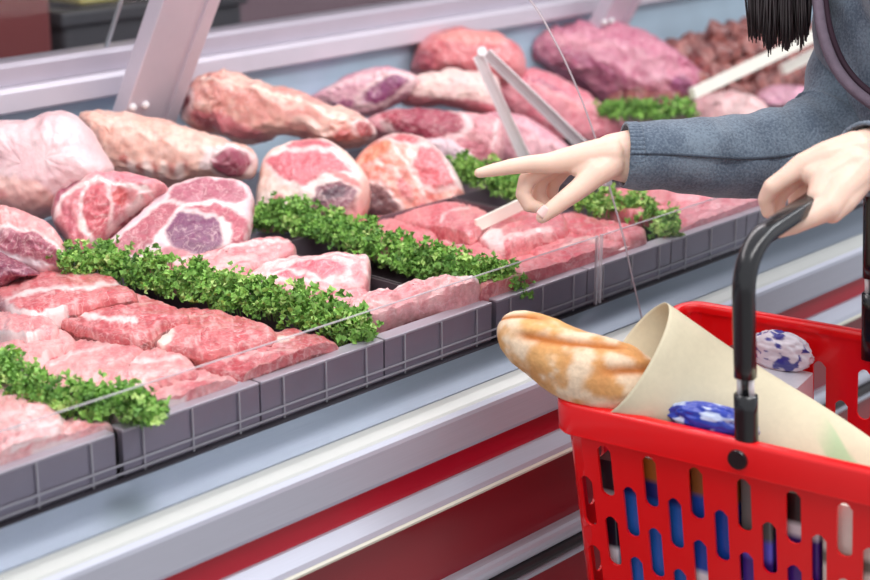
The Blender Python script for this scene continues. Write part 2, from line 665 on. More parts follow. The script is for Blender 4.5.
# front glass: two bent panes on the sill meeting at one joint
XG = 1.633
gp = [(1.150, 0.872)] + [tuple(atx(px, py, XG)[1:]) for px, py in ((633, 280), (622, 232), (604, 168), (590, 122), (570, 72), (550, 32), (530, 0))]
gp.append((gp[-1][0] + 0.09, gp[-1][1] + 0.07))
gp.append((gp[-1][0] + 0.12, gp[-1][1] + 0.06))
GP = spline(gp, 40)
for a, b in ((X0, XG - 0.0015), (XG + 0.0015, X1)):
    V = [(x, y, z) for x in (a, b) for y, z in GP]
    n = len(GP)
    F = [(i, i + 1, n + i + 1, n + i) for i in range(n - 1)]
    o = mesh_obj('front_glass', V, F, M['glass'], case)
V, F = loft([(XG, y, z) for y, z in GP], [(0.0013, 0.0013)] * len(GP), up=(1, 0, 0), nseg=8)
mesh_obj('glass_joint', V, F, M['joint'], case)
bm = bmesh.new()
gc = atx(606, 176, XG)
box(bm, (XG - 0.006, gc[1] - 0.006, gc[2] - 0.012), (XG + 0.006, gc[1] + 0.006, gc[2] + 0.002), 0.002)
bm_obj('joint_clip', bm, M['wire'], case)

# ------------------------------------------------------------------ behind the counter
wt = empty('back_worktop', (3.2, 2.9, 0), 'dark worktop against the back wall behind the counter glass', 'worktop')
box_obj('worktop_body', (-1.0, 2.66, 0), (6.0, 3.18, .84), M['tray'], wt)
box_obj('worktop_slab', (-1.0, 2.62, .84), (6.0, 3.19, .88), M['tray_front'], wt, .004)


def crate(label, x, y, z, sx, sy, sz, m):
    t = empty('storage_crate', (x + sx / 2, y + sy / 2, z), label, 'crate')
    box_obj('crate_body', (x, y, z), (x + sx, y + sy, z + sz), m, t, .01)
    box_obj('crate_rim', (x - .01, y - .01, z + sz - .03), (x + sx + .01, y + sy + .01, z + sz), m, t, .006)


crate('reddish brown crate behind the rear glass at far left', 1.50, 2.68, .88, .36, .3, .30, mat('brown_red_plastic', (128, 62, 64), rough=.5))
crate('pale yellow crate behind the rear glass left of the post', 1.97, 2.74, 1.073, .11, .2, .2, mat('yellow_plastic', (214, 200, 120), rough=.5))
crate('dark grey crate under the yellow one', 1.90, 2.70, .88, .45, .3, .193, mat('grey_plastic', (80, 78, 84), rough=.5))

# ------------------------------------------------------------------ trays
tray_words = ['holding the pale pork slices nearest the camera', 'holding pale pork slices beside a parsley strip',
              'holding four red beef steaks', 'holding bone-in chops behind the front rail', 'holding red steaks left of the pointing hand',
              'under the pointing hand', 'holding pink slices under the sleeve', 'beyond the pink slices at the basket handle']
for i in range(8):
    a = 0.70 + 0.18 * i
    b = a + 0.18
    t = empty('serving_tray', ((a + b) / 2, 1.4, 0.8825), 'shallow grey steel tray ' + tray_words[i], 'tray', 'steel trays along the counter front')
    w = 0.0025
    bm = bmesh.new()
    box(bm, (a + w, 1.2195, 0.8825), (b - w, 1.60, 0.8850))
    bm_obj('tray_base', bm, M['tray'], t)
    bm = bmesh.new()
    for xx in (a + w, b - w - 0.002):
        box(bm, (xx, 1.2195, 0.8825), (xx + 0.002, 1.60, 0.922))
    box(bm, (a + w, 1.598, 0.8825), (b - w, 1.60, 0.922))
    bm_obj('side_wall', bm, M['tray'], t)
    gap = 0.008 if i in (1, 4) else 0.0015
    bm = bmesh.new()
    box(bm, (a + gap, 1.2115, 0.8825), (b - 0.001, 1.2190, 0.9285))
    bm_obj('front_wall', bm, M['tray_front'], t)
    bm = bmesh.new()
    box(bm, (a + gap, 1.2105, 0.9280), (b - 0.001, 1.2300, 0.9312), 0.001)
    bm_obj('tray_lip', bm, M['tray_lip'], t)


# ------------------------------------------------------------------ meat
def in_sd_poly(pts, Q):
    Q = np.asarray(Q, float)
    d = np.full(len(pts), 1e9)
    ins = np.zeros(len(pts), bool)
    for i in range(len(Q)):
        a, b = Q[i], Q[(i + 1) % len(Q)]
        e = b - a
        w = pts - a
        t = np.clip((w @ e) / (e @ e + 1e-9), 0, 1)
        d = np.minimum(d, np.linalg.norm(w - t[:, None] * e, axis=1))
        cond = ((a[1] <= pts[:, 1]) != (b[1] <= pts[:, 1]))
        xi = a[0] + (pts[:, 1] - a[1]) / (e[1] + 1e-12) * e[0]
        ins ^= cond & (pts[:, 0] < xi)
    return np.where(ins, -d, d)


def sd_line(pts, Q):
    Q = np.asarray(Q, float)
    d = np.full(len(pts), 1e9)
    for i in range(len(Q) - 1):
        a, b = Q[i], Q[i + 1]
        e = b - a
        w = pts - a
        t = np.clip((w @ e) / (e @ e + 1e-9), 0, 1)
        d = np.minimum(d, np.linalg.norm(w - t[:, None] * e, axis=1))
    return d


FAT = (246, 220, 218)
PART_LABEL = {'fat_edge': 'creamy white fat', 'bone': 'pale bone', 'eye_muscle': 'darker round muscle', 'lean_strip': 'darker lean strip',
              'cut_end': 'dark red cut end'}
_seed = [0]


def meat(name, label, outline, P0, n, T, feats=(), base=((222, 112, 122), (236, 150, 156)), side=((190, 80, 90), (150, 60, 70)),
         rim=None, mode='slab', dome=0.15, amp=0.0045, tb=None, zmin=0.886, group=None, cat='meat', marb=0.0, streak=0.0, nring=28, N=140, squash=0.62, part0='lean'):
    """outline: silhouette of the top (slab) or of the whole body (lump), drawn on the plane (P0, n)"""
    _seed[0] += 1
    sd = _seed[0] * 3.17
    n = unit(n)
    P0 = np.asarray(P0, float)
    op = closed_spline(outline, N)
    # organic wobble of the outline
    cen = op.mean(0)
    wob = (fbm(np.c_[op / 9.0, np.full(N, sd)], 3) - .5) * 2.6
    op = op + (op - cen) / (np.linalg.norm(op - cen, axis=1)[:, None] + 1e-6) * wob[:, None]
    W3 = np.array([EYE + (lambda r: r * (((P0 - EYE) @ n) / (r @ n)))(ray(x, y)) for x, y in op])
    ux = unit(np.cross((0, 1, 0.001), n))
    if ux @ RT < 0:
        ux = -ux
    uy = np.cross(n, ux)
    q = np.stack([(W3 - P0) @ ux, (W3 - P0) @ uy], 1)
    c2 = q.mean(0)
    U, S, Vt = np.linalg.svd(q - c2, full_matrices=False)
    ax = Vt[0]
    ext = (q - c2) @ ax
    wid = (q - c2) @ Vt[1]
    L1, L2 = (ext.max() - ext.min()) / 2, (wid.max() - wid.min()) / 2
    mid = c2 + ax * (ext.max() + ext.min()) / 2
    hl = max(0, L1 - L2) * 0.85
    tgt = mid + ax * np.clip((q - mid) @ ax, -hl, hl)[:, None]
    R = min(L1, L2)
    # rings: (s, h)
    prof = []
    if mode == 'slab':
        e = min(0.2, T * 0.3 / max(R, 1e-4))
        for k in range(nring):
            s = k / (nring - 1) * (1 - e)
            prof.append((s, T * dome * (1 - (s / (1 - e)) ** 2), 0))
        for k in range(1, 6):
            a = k / 5 * math.pi / 2
            prof.append((1 - e + e * math.sin(a), -T * 0.4 * (1 - math.cos(a)), 0.5))
        for k in range(1, 9):
            prof.append((1 + 0.01 * math.sin(k / 8 * math.pi), -T * (0.4 + 0.45 * k / 8), 1))
        prof += [(0.95, -T * 0.96, 1), (0.85, -T, 1), (0.4, -T, 1), (0.0, -T, 1)]
    else:
        tb = tb or T
        m = nring * 2
        for k in range(m + 1):
            a = k / m * math.pi
            s = math.sin(a) ** squash if 0 < k < m else 0
            c = math.cos(a)
            prof.append((s, T * c if c > 0 else tb * c, 0))
    V, PX, SD, SS = [], [], [], []
    opc = np.array([cen])
    tpx = None
    # pixel coordinates of the targets
    tw = P0 + tgt[:, :1] * ux + tgt[:, 1:] * uy
    vv = tw - EYE
    dd = vv @ FW
    tpx = np.stack([CX + FPX * (vv @ RT) / dd, CY - FPX * (vv @ UP) / dd], 1)
    for s, h, sdv in prof:
        p2 = tgt + s * (q - tgt)
        V.append(P0 + p2[:, :1] * ux + p2[:, 1:] * uy + n * h)
        PX.append(tpx + min(s, 1) * (op - tpx))
        SD.append(np.full(N, sdv))
        SS.append(np.full(N, s))
    V, PX, SD, SS = np.vstack(V), np.vstack(PX), np.concatenate(SD), np.concatenate(SS)
    K = len(prof)
    # surface relief
    rel = (fbm(V * 38 + sd, 3) - .5) * 2.2 * amp + (.5 - np.abs(fbm(V * 60 + sd, 3) - .5) * 2) * amp * 1.2 - amp * .5 + (fbm(V * 140 + sd, 2) - .5) * amp * 0.8
    V = V + n * rel[:, None]
    if mode != 'slab':
        lat = (fbm(V * 32 + sd + 9, 4) - .5) * amp * 3.0
        V = V + UP * lat[:, None]
    V[:, 1] = np.where(V[:, 1] < 1.2245, 1.2245 + (V[:, 1] - 1.2245) * .02, V[:, 1])
    V[:, 1] = np.where(V[:, 1] > 2.05, 2.05 + (V[:, 1] - 2.05) * .02, V[:, 1])
    low = V[:, 2] < zmin
    V[low, 2] = zmin + (V[low, 2] - zmin) * 0.02
    # colour
    tl = .6 * fbm(np.c_[PX / 14.0, V[:, 2] * 40 + sd], 4) + .4 * fbm(np.c_[PX / 4.5, V[:, 2] * 90 + sd], 3)
    wx = (fbm(np.c_[PX / 9.0, np.full(len(PX), sd + 3)], 3) - .5) * 7
    wy = (fbm(np.c_[PX / 9.0, np.full(len(PX), sd + 8)], 3) - .5) * 7
    Q = PX + np.c_[wx, wy]
    b1, b2 = lin(base[0]), lin(base[1])
    m = sstep(.36, .64, tl)[:, None]
    C = b1 * (1 - m) + b2 * m
    part = np.zeros(len(V), int)
    names = [part0]

    def paint(mask, col, pname):
        nonlocal C
        C = C * (1 - mask[:, None]) + lin(col) * mask[:, None]
        if pname:
            if pname not in names:
                names.append(pname)
            part[mask > .5] = names.index(pname)
        elif pname is None:
            pass

    if marb:
        v = np.abs(fbm(np.c_[PX / 17.0 + sd, np.full(len(PX), sd)], 4) - .5)
        v2 = np.abs(fbm(np.c_[PX / 8.0 + sd, np.full(len(PX), sd + 4)], 3) - .5)
        mk = np.clip(sstep(.030, .004, v) + .8 * sstep(.022, .004, v2), 0, 1) * marb
        C = C * (1 - mk[:, None]) + lin((250, 214, 212)) * mk[:, None]
        V = V - n * (mk * amp * .5 * (SD < .4))[:, None]
    if streak:
        st = vnoise(np.c_[Q[:, 0] / 26.0, Q[:, 1] / 3.2, np.full(len(Q), sd)])
        mk = sstep(.45, .8, st) * streak
        C = C * (1 - mk[:, None]) + lin((250, 205, 205)) * mk[:, None]
    for f in feats:
        soft = 1.6
        if f[0] == 'E':
            _, ex, ey, rx, ry, deg, col, pn = f
            a = math.radians(deg)
            dx, dy = Q[:, 0] - ex, Q[:, 1] - ey
            u = (dx * math.cos(a) + dy * math.sin(a)) / rx
            w = (-dx * math.sin(a) + dy * math.cos(a)) / ry
            sdv = (np.sqrt(u * u + w * w) - 1) * min(rx, ry)
        elif f[0] == 'P':
            _, pl, col, pn = f
            sdv = in_sd_poly(Q, pl)
        else:
            _, pl, wd, col, pn = f
            sdv = sd_line(Q, pl) - wd / 2
        mk = sstep(soft, -soft, sdv)
        var = 0.86 + 0.28 * fbm(np.c_[PX / 6.0, np.full(len(PX), sd + 5)], 3)
        if pn in ('eye_muscle', 'lean_strip', 'cut_end'):
            bd = sstep(3.4, 1.2, np.abs(sdv - 1.6)) * .75
            C = C * (1 - bd[:, None]) + lin((250, 222, 220)) * bd[:, None]
        paint(mk, col, pn)
        C = C * (1 - mk[:, None]) + C * var[:, None] * mk[:, None]
    if mode == 'slab':
        sm = sstep(.3, .9, SD)
        tone = fbm(np.c_[PX / 8.0, V[:, 2] * 85], 3)
        s1, s2 = lin(side[0]), lin(side[1])
        k2 = sstep(.42, .58, tone)[:, None]
        sc = s1 * (1 - k2) + s2 * k2
        C = C * (1 - sm[:, None]) + sc * sm[:, None]
        if sm.max() > 0:
            part[SD > .9] = 0
    if rim:
        # rim: list of (angle0, angle1, width) in degrees seen in the picture, clockwise from right
        ang = np.degrees(np.arctan2(PX[:, 1] - cen[1], PX[:, 0] - cen[0])) % 360
        for a0, a1, w in rim:
            a0 %= 360
            span = (a1 - a0) % 360 or 360
            da = (ang - a0) % 360
            am = sstep(0, 12, da) * sstep(span, span - 12, da) if span < 359 else np.ones(len(PX))
            dist = (1 - SS) * R + (fbm(np.c_[PX / 8.0, np.full(len(PX), sd)], 2) - .5) * w * 1.2
            mk = am * sstep(w, w * .6, dist) * (SD < 1.1)
            paint(mk, FAT, 'fat_edge')
    F, FP = [], []
    for i in range(K - 1):
        for j in range(N):
            j2 = (j + 1) % N
            a, b, c, d = i * N + j, (i + 1) * N + j, (i + 1) * N + j2, i * N + j2
            F.append((a, b, c, d))
            cnt = [part[a], part[b], part[c], part[d]]
            FP.append(max(set(cnt), key=cnt.count))
    F = np.array(F)
    FP = np.array(FP)
    # orientation and normals
    e1 = V[F[:, 2]] - V[F[:, 0]]
    e2 = V[F[:, 3]] - V[F[:, 1]]
    fn = np.cross(e1, e2)
    ctr = V.mean(0)
    if ((V[F].mean(1) - ctr) * fn).sum() < 0:
        F = F[:, ::-1]
        fn = -fn
    VN = np.zeros_like(V)
    for k in range(4):
        np.add.at(VN, F[:, k], fn)
    VN /= (np.linalg.norm(VN, axis=1)[:, None] + 1e-12)
    VN[0:N] = unit(fn[:N].sum(0))
    VN[-N:] = unit(fn[-N:].sum(0))
    base_pt = V.mean(0)
    base_pt[2] = V[:, 2].min()
    counts = {k: int((FP == k).sum()) for k in range(len(names))}
    small = [k for k in counts if k and counts[k] < 45]
    for k in small:
        FP[FP == k] = 0
    extra = {}
    nbr = {}
    for fi in np.nonzero(FP > 0)[0]:
        for a, b in zip(F[fi], np.roll(F[fi], -1)):
            nbr.setdefault((min(a, b), max(a, b)), []).append(fi)
    par = {int(fi): int(fi) for fi in np.nonzero(FP > 0)[0]}

    def find(a):
        while par[a] != a:
            par[a] = par[par[a]]
            a = par[a]
        return a
    for fs_ in nbr.values():
        for g_ in fs_[1:]:
            if FP[g_] == FP[fs_[0]]:
                par[find(int(g_))] = find(int(fs_[0]))
    comp = {}
    for fi in par:
        comp.setdefault(find(fi), []).append(fi)
    for fl in comp.values():
        if len(fl) < 30:
            FP[fl] = 0
        else:
            names.append(names[FP[fl[0]]])
            FP[fl] = len(names) - 1
    used = sorted(set(FP.tolist()))
    root = empty(name, base_pt, label, cat, group)
    for k in used:
        fs = F[FP == k]
        idx = np.unique(fs)
        mp = np.full(len(V), -1)
        mp[idx] = np.arange(len(idx))
        o = mesh_obj(names[k], V[idx], mp[fs], M['fatm'] if names[k] in ('fat_edge', 'bone', 'fat_cap') else M['meat'], root, True, C[idx], VN[idx])
        if names[k] in PART_LABEL:
            o['label'] = PART_LABEL[names[k]]
    return root


NZ = (0, 0, 1)
NC = -FW                                   # facing the camera
NT = unit(-FW * .8 + ZZ * .55)
PINK = ((226, 104, 118), (240, 150, 158))
RED = ((205, 70, 84), (228, 112, 120))
PORK = ((238, 150, 156), (246, 188, 190))
SIDE_R = ((112, 50, 50), (172, 84, 82))
SIDE_P = ((240, 178, 178), (226, 138, 146))
DK = (150, 62, 78)

# ---- back row of large joints
meat('pork_joint', 'large pale joint under a smooth white fat cap at far left', [(-14, 128), (20, 122), (50, 112), (66, 112), (85, 124), (100, 148), (113, 170), (105, 186), (75, 203), (45, 217), (0, 217), (-14, 200)],
     aty(45, 165, 1.86), NC, .075, [('P', [(-14, 172), (20, 178), (50, 182), (70, 205), (-14, 225)], (242, 196, 188), ''), ('E', 5, 195, 14, 6, 20, (226, 150, 148), '')],
     base=((240, 208, 210), (236, 194, 198)), mode='lump', amp=.004, cat='meat joint', part0='fat_cap', group=None)
meat('pork_joint', 'pink joint with frilled white edge under the pale joint at far left', [(-14, 205), (10, 203), (35, 212), (55, 226), (69, 254), (62, 264), (40, 268), (12, 262), (-14, 250)],
     aty(25, 235, 1.75), unit(-FW * .8 + ZZ * .5), .05, [('P', [(-14, 238), (12, 232), (40, 239), (58, 250), (68, 258), (55, 264), (30, 262), (-14, 248)], (176, 98, 116), 'cut_end'), ('L', [(-14, 248), (6, 254), (24, 262), (46, 266)], 5, (240, 226, 230), 'fat_edge'),
      ('L', [(10, 243), (40, 250), (58, 256)], 1.5, (140, 70, 88), '')],
     base=((232, 140, 144), (242, 174, 172)), side=((240, 214, 218), (176, 98, 116)), dome=.3, cat='meat joint', amp=.006)
meat('beef_joint', 'dark purple joint in the left corner below the frilled joint', [(-14, 256), (8, 258), (30, 268), (38, 276), (20, 280), (8, 288), (-14, 296)],
     aty(8, 275, 1.73), NC, .04, [('L', [(-5, 280), (20, 272), (34, 266)], 2, (200, 150, 165), '')], base=((128, 62, 86), (160, 84, 104)), mode='lump', cat='meat joint')
meat('pork_joint', 'curled joint with bright red muscle between pale joint and purple-eyed steak',
     [(50, 194), (62, 178), (78, 163), (88, 162), (97, 168), (128, 168), (166, 181), (150, 194), (127, 207), (106, 227), (90, 246), (82, 254), (74, 250), (62, 228), (50, 214)],
     aty(98, 208, 1.74), unit(-FW * .8 + ZZ * .5), .05, [('P', [(50, 212), (52, 196), (66, 180), (80, 166), (92, 170), (82, 182), (66, 192), (56, 210)], (168, 78, 104), 'lean_strip'),
      ('P', [(100, 172), (128, 171), (158, 180), (145, 187), (118, 182), (98, 184)], (222, 134, 146), ''),
      ('L', [(54, 212), (64, 197), (80, 187), (102, 184), (130, 190), (150, 190)], 4.5, FAT, 'fat_edge'), ('E', 97, 211, 13, 25, 8, (208, 98, 108), 'eye_muscle'), ('E', 121, 199, 9, 6, -30, (208, 92, 94), ''),
      ('E', 82, 228, 3.5, 6, 10, (250, 222, 214), ''), ('E', 70, 222, 5, 18, -20, (204, 108, 122), ''), ('L', [(112, 224), (130, 206), (140, 196)], 5, FAT, 'fat_edge')],
     base=((214, 120, 130), (236, 160, 164)), side=((228, 150, 150), (176, 80, 96)), dome=.25, cat='meat joint', amp=.006)
meat('rib_rack', 'peach rib rack with dark cut end behind the purple-eyed steak', [(80, 120), (92, 113), (120, 112), (160, 121), (200, 131), (238, 144), (256, 154), (254, 176), (240, 181), (215, 182), (190, 184), (165, 186), (140, 184), (115, 174), (98, 152)],
     aty(165, 150, 1.87), NC, .06,
     [('E', 131, 163, 5, 4, 0, (200, 112, 104), ''), ('E', 146, 170, 3, 6, 0, (196, 110, 104), ''), ('E', 161, 171, 3, 6, 0, (206, 120, 114), ''), ('E', 177, 170, 3.5, 5, 0, (206, 124, 116), ''), ('E', 192, 168, 3, 5, 0, (210, 130, 120), ''),
      ('E', 138, 169, 4, 8, 5, (248, 222, 214), 'bone'), ('E', 153, 173, 5, 8, 5, (248, 222, 214), 'bone'), ('E', 169, 174, 5, 8, 5, (248, 218, 208), 'bone'), ('E', 185, 173, 5, 8, 5, (246, 216, 208), 'bone'),
      ('P', [(205, 170), (212, 152), (236, 148), (258, 156), (256, 180), (225, 184)], (250, 224, 222), 'fat_edge'), ('E', 236, 166, 19, 13, -6, (158, 72, 94), 'cut_end')],
     base=((240, 182, 164), (248, 206, 190)), mode='lump', cat='meat joint', amp=.006)
meat('rib_rack', 'big mottled peach rib rack lying across the back beside the leaning post',
     [(180, 116), (185, 96), (200, 80), (212, 73), (230, 73), (265, 82), (300, 92), (340, 107), (365, 118), (377, 130), (371, 143), (348, 148), (322, 143), (300, 138), (280, 135), (262, 143), (240, 147), (214, 134), (186, 124)],
     aty(275, 112, 1.90), NC, .065, [('E', 188, 108, 7, 11, 20, (128, 62, 70), 'cut_end'), ('E', 232, 130, 40, 8, 18, (206, 112, 120), ''), ('E', 300, 118, 20, 5, 12, (222, 146, 136), ''), ('E', 250, 104, 22, 5, 10, (216, 140, 130), ''),
      ('L', [(206, 84), (240, 88), (300, 104), (345, 122)], 4, (250, 222, 206), ''), ('E', 366, 133, 9, 7, 20, (180, 82, 86), 'cut_end'), ('E', 320, 130, 26, 5, 14, (246, 208, 196), ''), ('E', 345, 138, 8, 5, 0, (214, 120, 118), '')],
     base=((228, 150, 140), (248, 200, 184)), mode='lump', cat='meat joint', amp=.009)
meat('beef_joint', 'lilac pink joint with a purple patch lying against the back panel', [(306, 101), (330, 86), (358, 72), (382, 67), (405, 72), (419, 80), (408, 96), (390, 108), (366, 118), (345, 115), (328, 110)],
     aty(362, 95, 1.98), NC, .045, [('E', 386, 92, 24, 9, -24, (140, 66, 112), 'lean_strip'), ('E', 345, 107, 12, 5, -20, (178, 104, 140), ''), ('L', [(330, 92), (360, 80), (385, 76)], 6, (236, 194, 200), '')], base=((212, 146, 166), (228, 174, 186)), mode='lump', cat='meat joint')
meat('pork_joint', 'cream fat-topped joint in front of the round red joint', [(399, 100), (408, 83), (425, 73), (470, 71), (496, 78), (502, 100), (496, 114), (470, 112), (440, 106), (415, 107)],
     aty(450, 92, 1.90), NC, .05, [('P', [(399, 98), (440, 102), (500, 106), (500, 116), (440, 110), (399, 108)], (222, 142, 150), '')], base=((246, 218, 208), (240, 202, 198)), mode='lump', cat='meat joint', part0='fat_cap')
meat('beef_joint', 'pink joint with a wide dark red cut face behind the orange joint', [(362, 118), (396, 106), (440, 106), (480, 110), (503, 118), (503, 152), (484, 162), (458, 158), (430, 144), (405, 136), (385, 132), (362, 128)],
     aty(435, 130, 1.80), unit(-FW * .9 + ZZ * .4), .06, [('E', 427, 123, 38, 17, 4, (164, 58, 82), 'cut_end'), ('E', 392, 118, 12, 8, 0, (186, 78, 96), ''), ('L', [(497, 118), (492, 150)], 4, (246, 206, 206), 'fat_edge'), ('E', 480, 150, 20, 5, 20, (200, 110, 124), '')],
     base=((222, 138, 150), (236, 172, 176)), side=((232, 180, 180), (206, 120, 134)), dome=.2, cat='meat joint', amp=.005)
meat('pork_joint', 'small lilac white lump beside parsley left of the pointing finger', [(424, 140), (446, 138), (468, 150), (478, 164), (458, 170), (440, 164)], aty(450, 153, 1.77), NC, .03,
     base=((230, 196, 208), (240, 212, 218)), mode='lump', cat='meat joint', part0='fat_cap')
meat('beef_joint', 'rounded red joint against the back panel left of the tongs', [(412, 62), (418, 45), (435, 34), (460, 29), (490, 32), (512, 42), (524, 56), (524, 78), (500, 88), (460, 80), (425, 76), (412, 72)],
     aty(468, 58, 1.98), NC, .06, [('E', 470, 40, 36, 8, 4, (238, 150, 144), ''), ('E', 426, 62, 10, 10, 0, (184, 84, 100), '')], base=((214, 104, 112), (228, 138, 142)), mode='lump', cat='meat joint')
meat('beef_joint', 'pink joint lying behind the two arms of the tongs', [(488, 78), (515, 70), (550, 74), (582, 90), (607, 110), (626, 126), (615, 144), (560, 146), (520, 128), (494, 104)], aty(558, 108, 1.86), NC, .055,
     [('E', 560, 100, 30, 5, 30, (236, 152, 158), ''), ('E', 548, 90, 26, 3, 25, (180, 90, 116), '')], base=((218, 116, 132), (232, 150, 160)), mode='lump', cat='meat joint')
meat('beef_joint', 'largest mauve pink joint at the back right of the glass joint', [(518, 52), (545, 32), (580, 23), (620, 26), (660, 41), (690, 61), (709, 80), (698, 97), (670, 107), (630, 108), (603, 101), (580, 84), (545, 70)],
     aty(615, 66, 1.96), NC, .075, [('E', 590, 70, 44, 4, 28, (170, 84, 118), ''), ('E', 640, 62, 44, 4, 24, (226, 158, 176), ''), ('E', 655, 88, 16, 8, 40, (228, 162, 180), ''), ('E', 680, 92, 16, 10, 30, (162, 86, 128), ''), ('E', 570, 45, 40, 5, 10, (222, 146, 164), ''), ('E', 610, 88, 24, 3, 30, (176, 90, 120), '')],
     base=((196, 106, 136), (214, 138, 160)), mode='lump', cat='meat joint', amp=.010)
meat('pork_joint', 'pale pink lump behind the hand between the tong arms', [(474, 122), (500, 112), (530, 120), (560, 140), (578, 158), (562, 172), (520, 172), (488, 160)], aty(525, 145, 1.76), NC, .045,
     [('E', 540, 150, 20, 8, 10, (240, 184, 192), ''), ('E', 505, 125, 16, 4, 40, (190, 120, 140), '')], base=((222, 150, 166), (236, 176, 186)), mode='lump', cat='meat joint')
meat('pork_joint', 'pale pink joint at the tip of the white handle above the sleeve', [(688, 112), (704, 96), (735, 92), (762, 101), (767, 122), (740, 130), (700, 128)], aty(728, 110, 1.70), NC, .05,
     base=((240, 186, 188), (248, 208, 206)), mode='lump', cat='meat joint')
meat('pork_joint', 'lilac pink joint below the shorter white handle', [(752, 102), (766, 88), (795, 85), (818, 95), (830, 112), (800, 118), (770, 116)], aty(790, 101, 1.72), NC, .045,
     base=((222, 152, 180), (236, 180, 198)), mode='lump', cat='meat joint')

# ---- middle row: cut joints
meat('pork_loin_steak', 'thick loin steak with round purple eye and white fat, standing in the middle',
     [(100, 246), (124, 223), (148, 201), (168, 184), (190, 175), (215, 173), (240, 177), (252, 188), (251, 206), (248, 226), (240, 243), (216, 253), (190, 262), (160, 264), (130, 262), (110, 256)],
     aty(178, 220, 1.665), unit(-FW * .75 + ZZ * .6), .035,
     [('P', [(166, 203), (177, 185), (205, 177), (234, 181), (248, 195), (238, 203), (205, 201), (184, 207)], (186, 106, 124), 'lean_strip'), ('E', 196, 232, 30, 23, 4, (130, 68, 106), 'eye_muscle'),
      ('P', [(110, 248), (138, 224), (162, 204), (182, 206), (168, 220), (156, 238), (138, 257)], (190, 104, 118), 'lean_strip'), ('P', [(186, 210), (212, 206), (228, 207), (245, 218), (249, 226), (244, 240), (231, 242), (230, 224), (212, 215)], (188, 88, 106), 'lean_strip'),
      ('L', [(221, 220), (226, 238)], 6, FAT, ''), ('P', [(152, 254), (170, 246), (190, 254), (175, 260)], (212, 132, 142), '')],
     base=((238, 208, 214), (232, 190, 200)), side=((238, 196, 196), (206, 130, 140)), dome=.1, amp=.002, cat='steak', part0='fat_cap')
meat('rib_joint', 'upright rib joint with pink cut face ringed by fat, centre of the case',
     [(253, 208), (256, 178), (263, 150), (288, 136), (322, 133), (345, 145), (367, 170), (367, 188), (357, 207), (345, 215), (322, 216), (300, 214), (282, 217), (265, 217)],
     aty(310, 178, 1.70), unit(-FW * .85 + ZZ * .4), .085,
     [('P', [(262, 158), (290, 151), (325, 150), (350, 164), (354, 172), (322, 178), (302, 190), (286, 182)], (226, 116, 128), 'eye_muscle'), ('P', [(286, 143), (298, 136), (320, 139), (338, 149), (312, 149), (290, 151)], (212, 108, 120), 'lean_strip'),
      ('L', [(262, 158), (266, 147), (288, 140)], 6, (252, 236, 232), ''), ('L', [(284, 184), (302, 192), (324, 181), (356, 175)], 7, (250, 224, 220), ''), ('L', [(292, 150), (318, 147), (342, 160), (360, 178)], 3, (248, 214, 212), ''),
      ('P', [(310, 204), (318, 190), (340, 184), (356, 190), (354, 208), (330, 217), (312, 212)], (146, 92, 106), 'lean_strip'), ('E', 330, 196, 18, 5, -18, (96, 62, 78), ''), ('E', 276, 206, 7, 11, 20, (204, 116, 116), ''), ('E', 346, 180, 16, 4, 20, (222, 132, 132), '')],
     base=((244, 206, 192), (250, 224, 214)), side=((244, 196, 178), (230, 168, 156)), dome=.12, amp=.003, cat='meat joint', part0='fat_cap')
meat('rib_joint', 'orange-flecked rib joint right of the fat-ringed joint',
     [(348, 166), (362, 144), (385, 131), (405, 128), (430, 137), (450, 157), (463, 180), (464, 196), (450, 204), (430, 211), (410, 215), (385, 213), (362, 208), (350, 196)],
     aty(408, 172, 1.67), unit(-FW * .85 + ZZ * .4), .07,
     [('P', [(417, 150), (434, 148), (449, 170), (454, 184), (436, 192), (424, 186), (414, 166)], (226, 120, 128), 'eye_muscle'), ('L', [(412, 130), (432, 140), (450, 160), (461, 186)], 7, (250, 228, 224), 'fat_edge'), ('E', 405, 138, 15, 5, 10, (214, 110, 118), 'lean_strip'),
      ('E', 412, 154, 5, 8, 30, (250, 216, 208), ''), ('E', 374, 152, 19, 8, -28, (240, 148, 116), ''), ('E', 388, 168, 16, 4, -10, (236, 124, 98), ''), ('L', [(376, 164), (396, 172), (410, 200)], 4, (248, 206, 196), ''),
      ('P', [(352, 200), (366, 182), (384, 190), (400, 207), (388, 216), (360, 212)], (132, 96, 100), 'lean_strip'), ('E', 404, 190, 6, 12, -20, (212, 118, 120), ''), ('L', [(420, 200), (440, 203), (458, 196)], 6, (226, 160, 152), ''), ('L', [(392, 140), (395, 152), (408, 168), (424, 196)], 3, (252, 224, 216), '')],
     base=((232, 148, 136), (244, 182, 166)), side=((150, 100, 104), (206, 130, 122)), dome=.15, amp=.006, cat='meat joint')
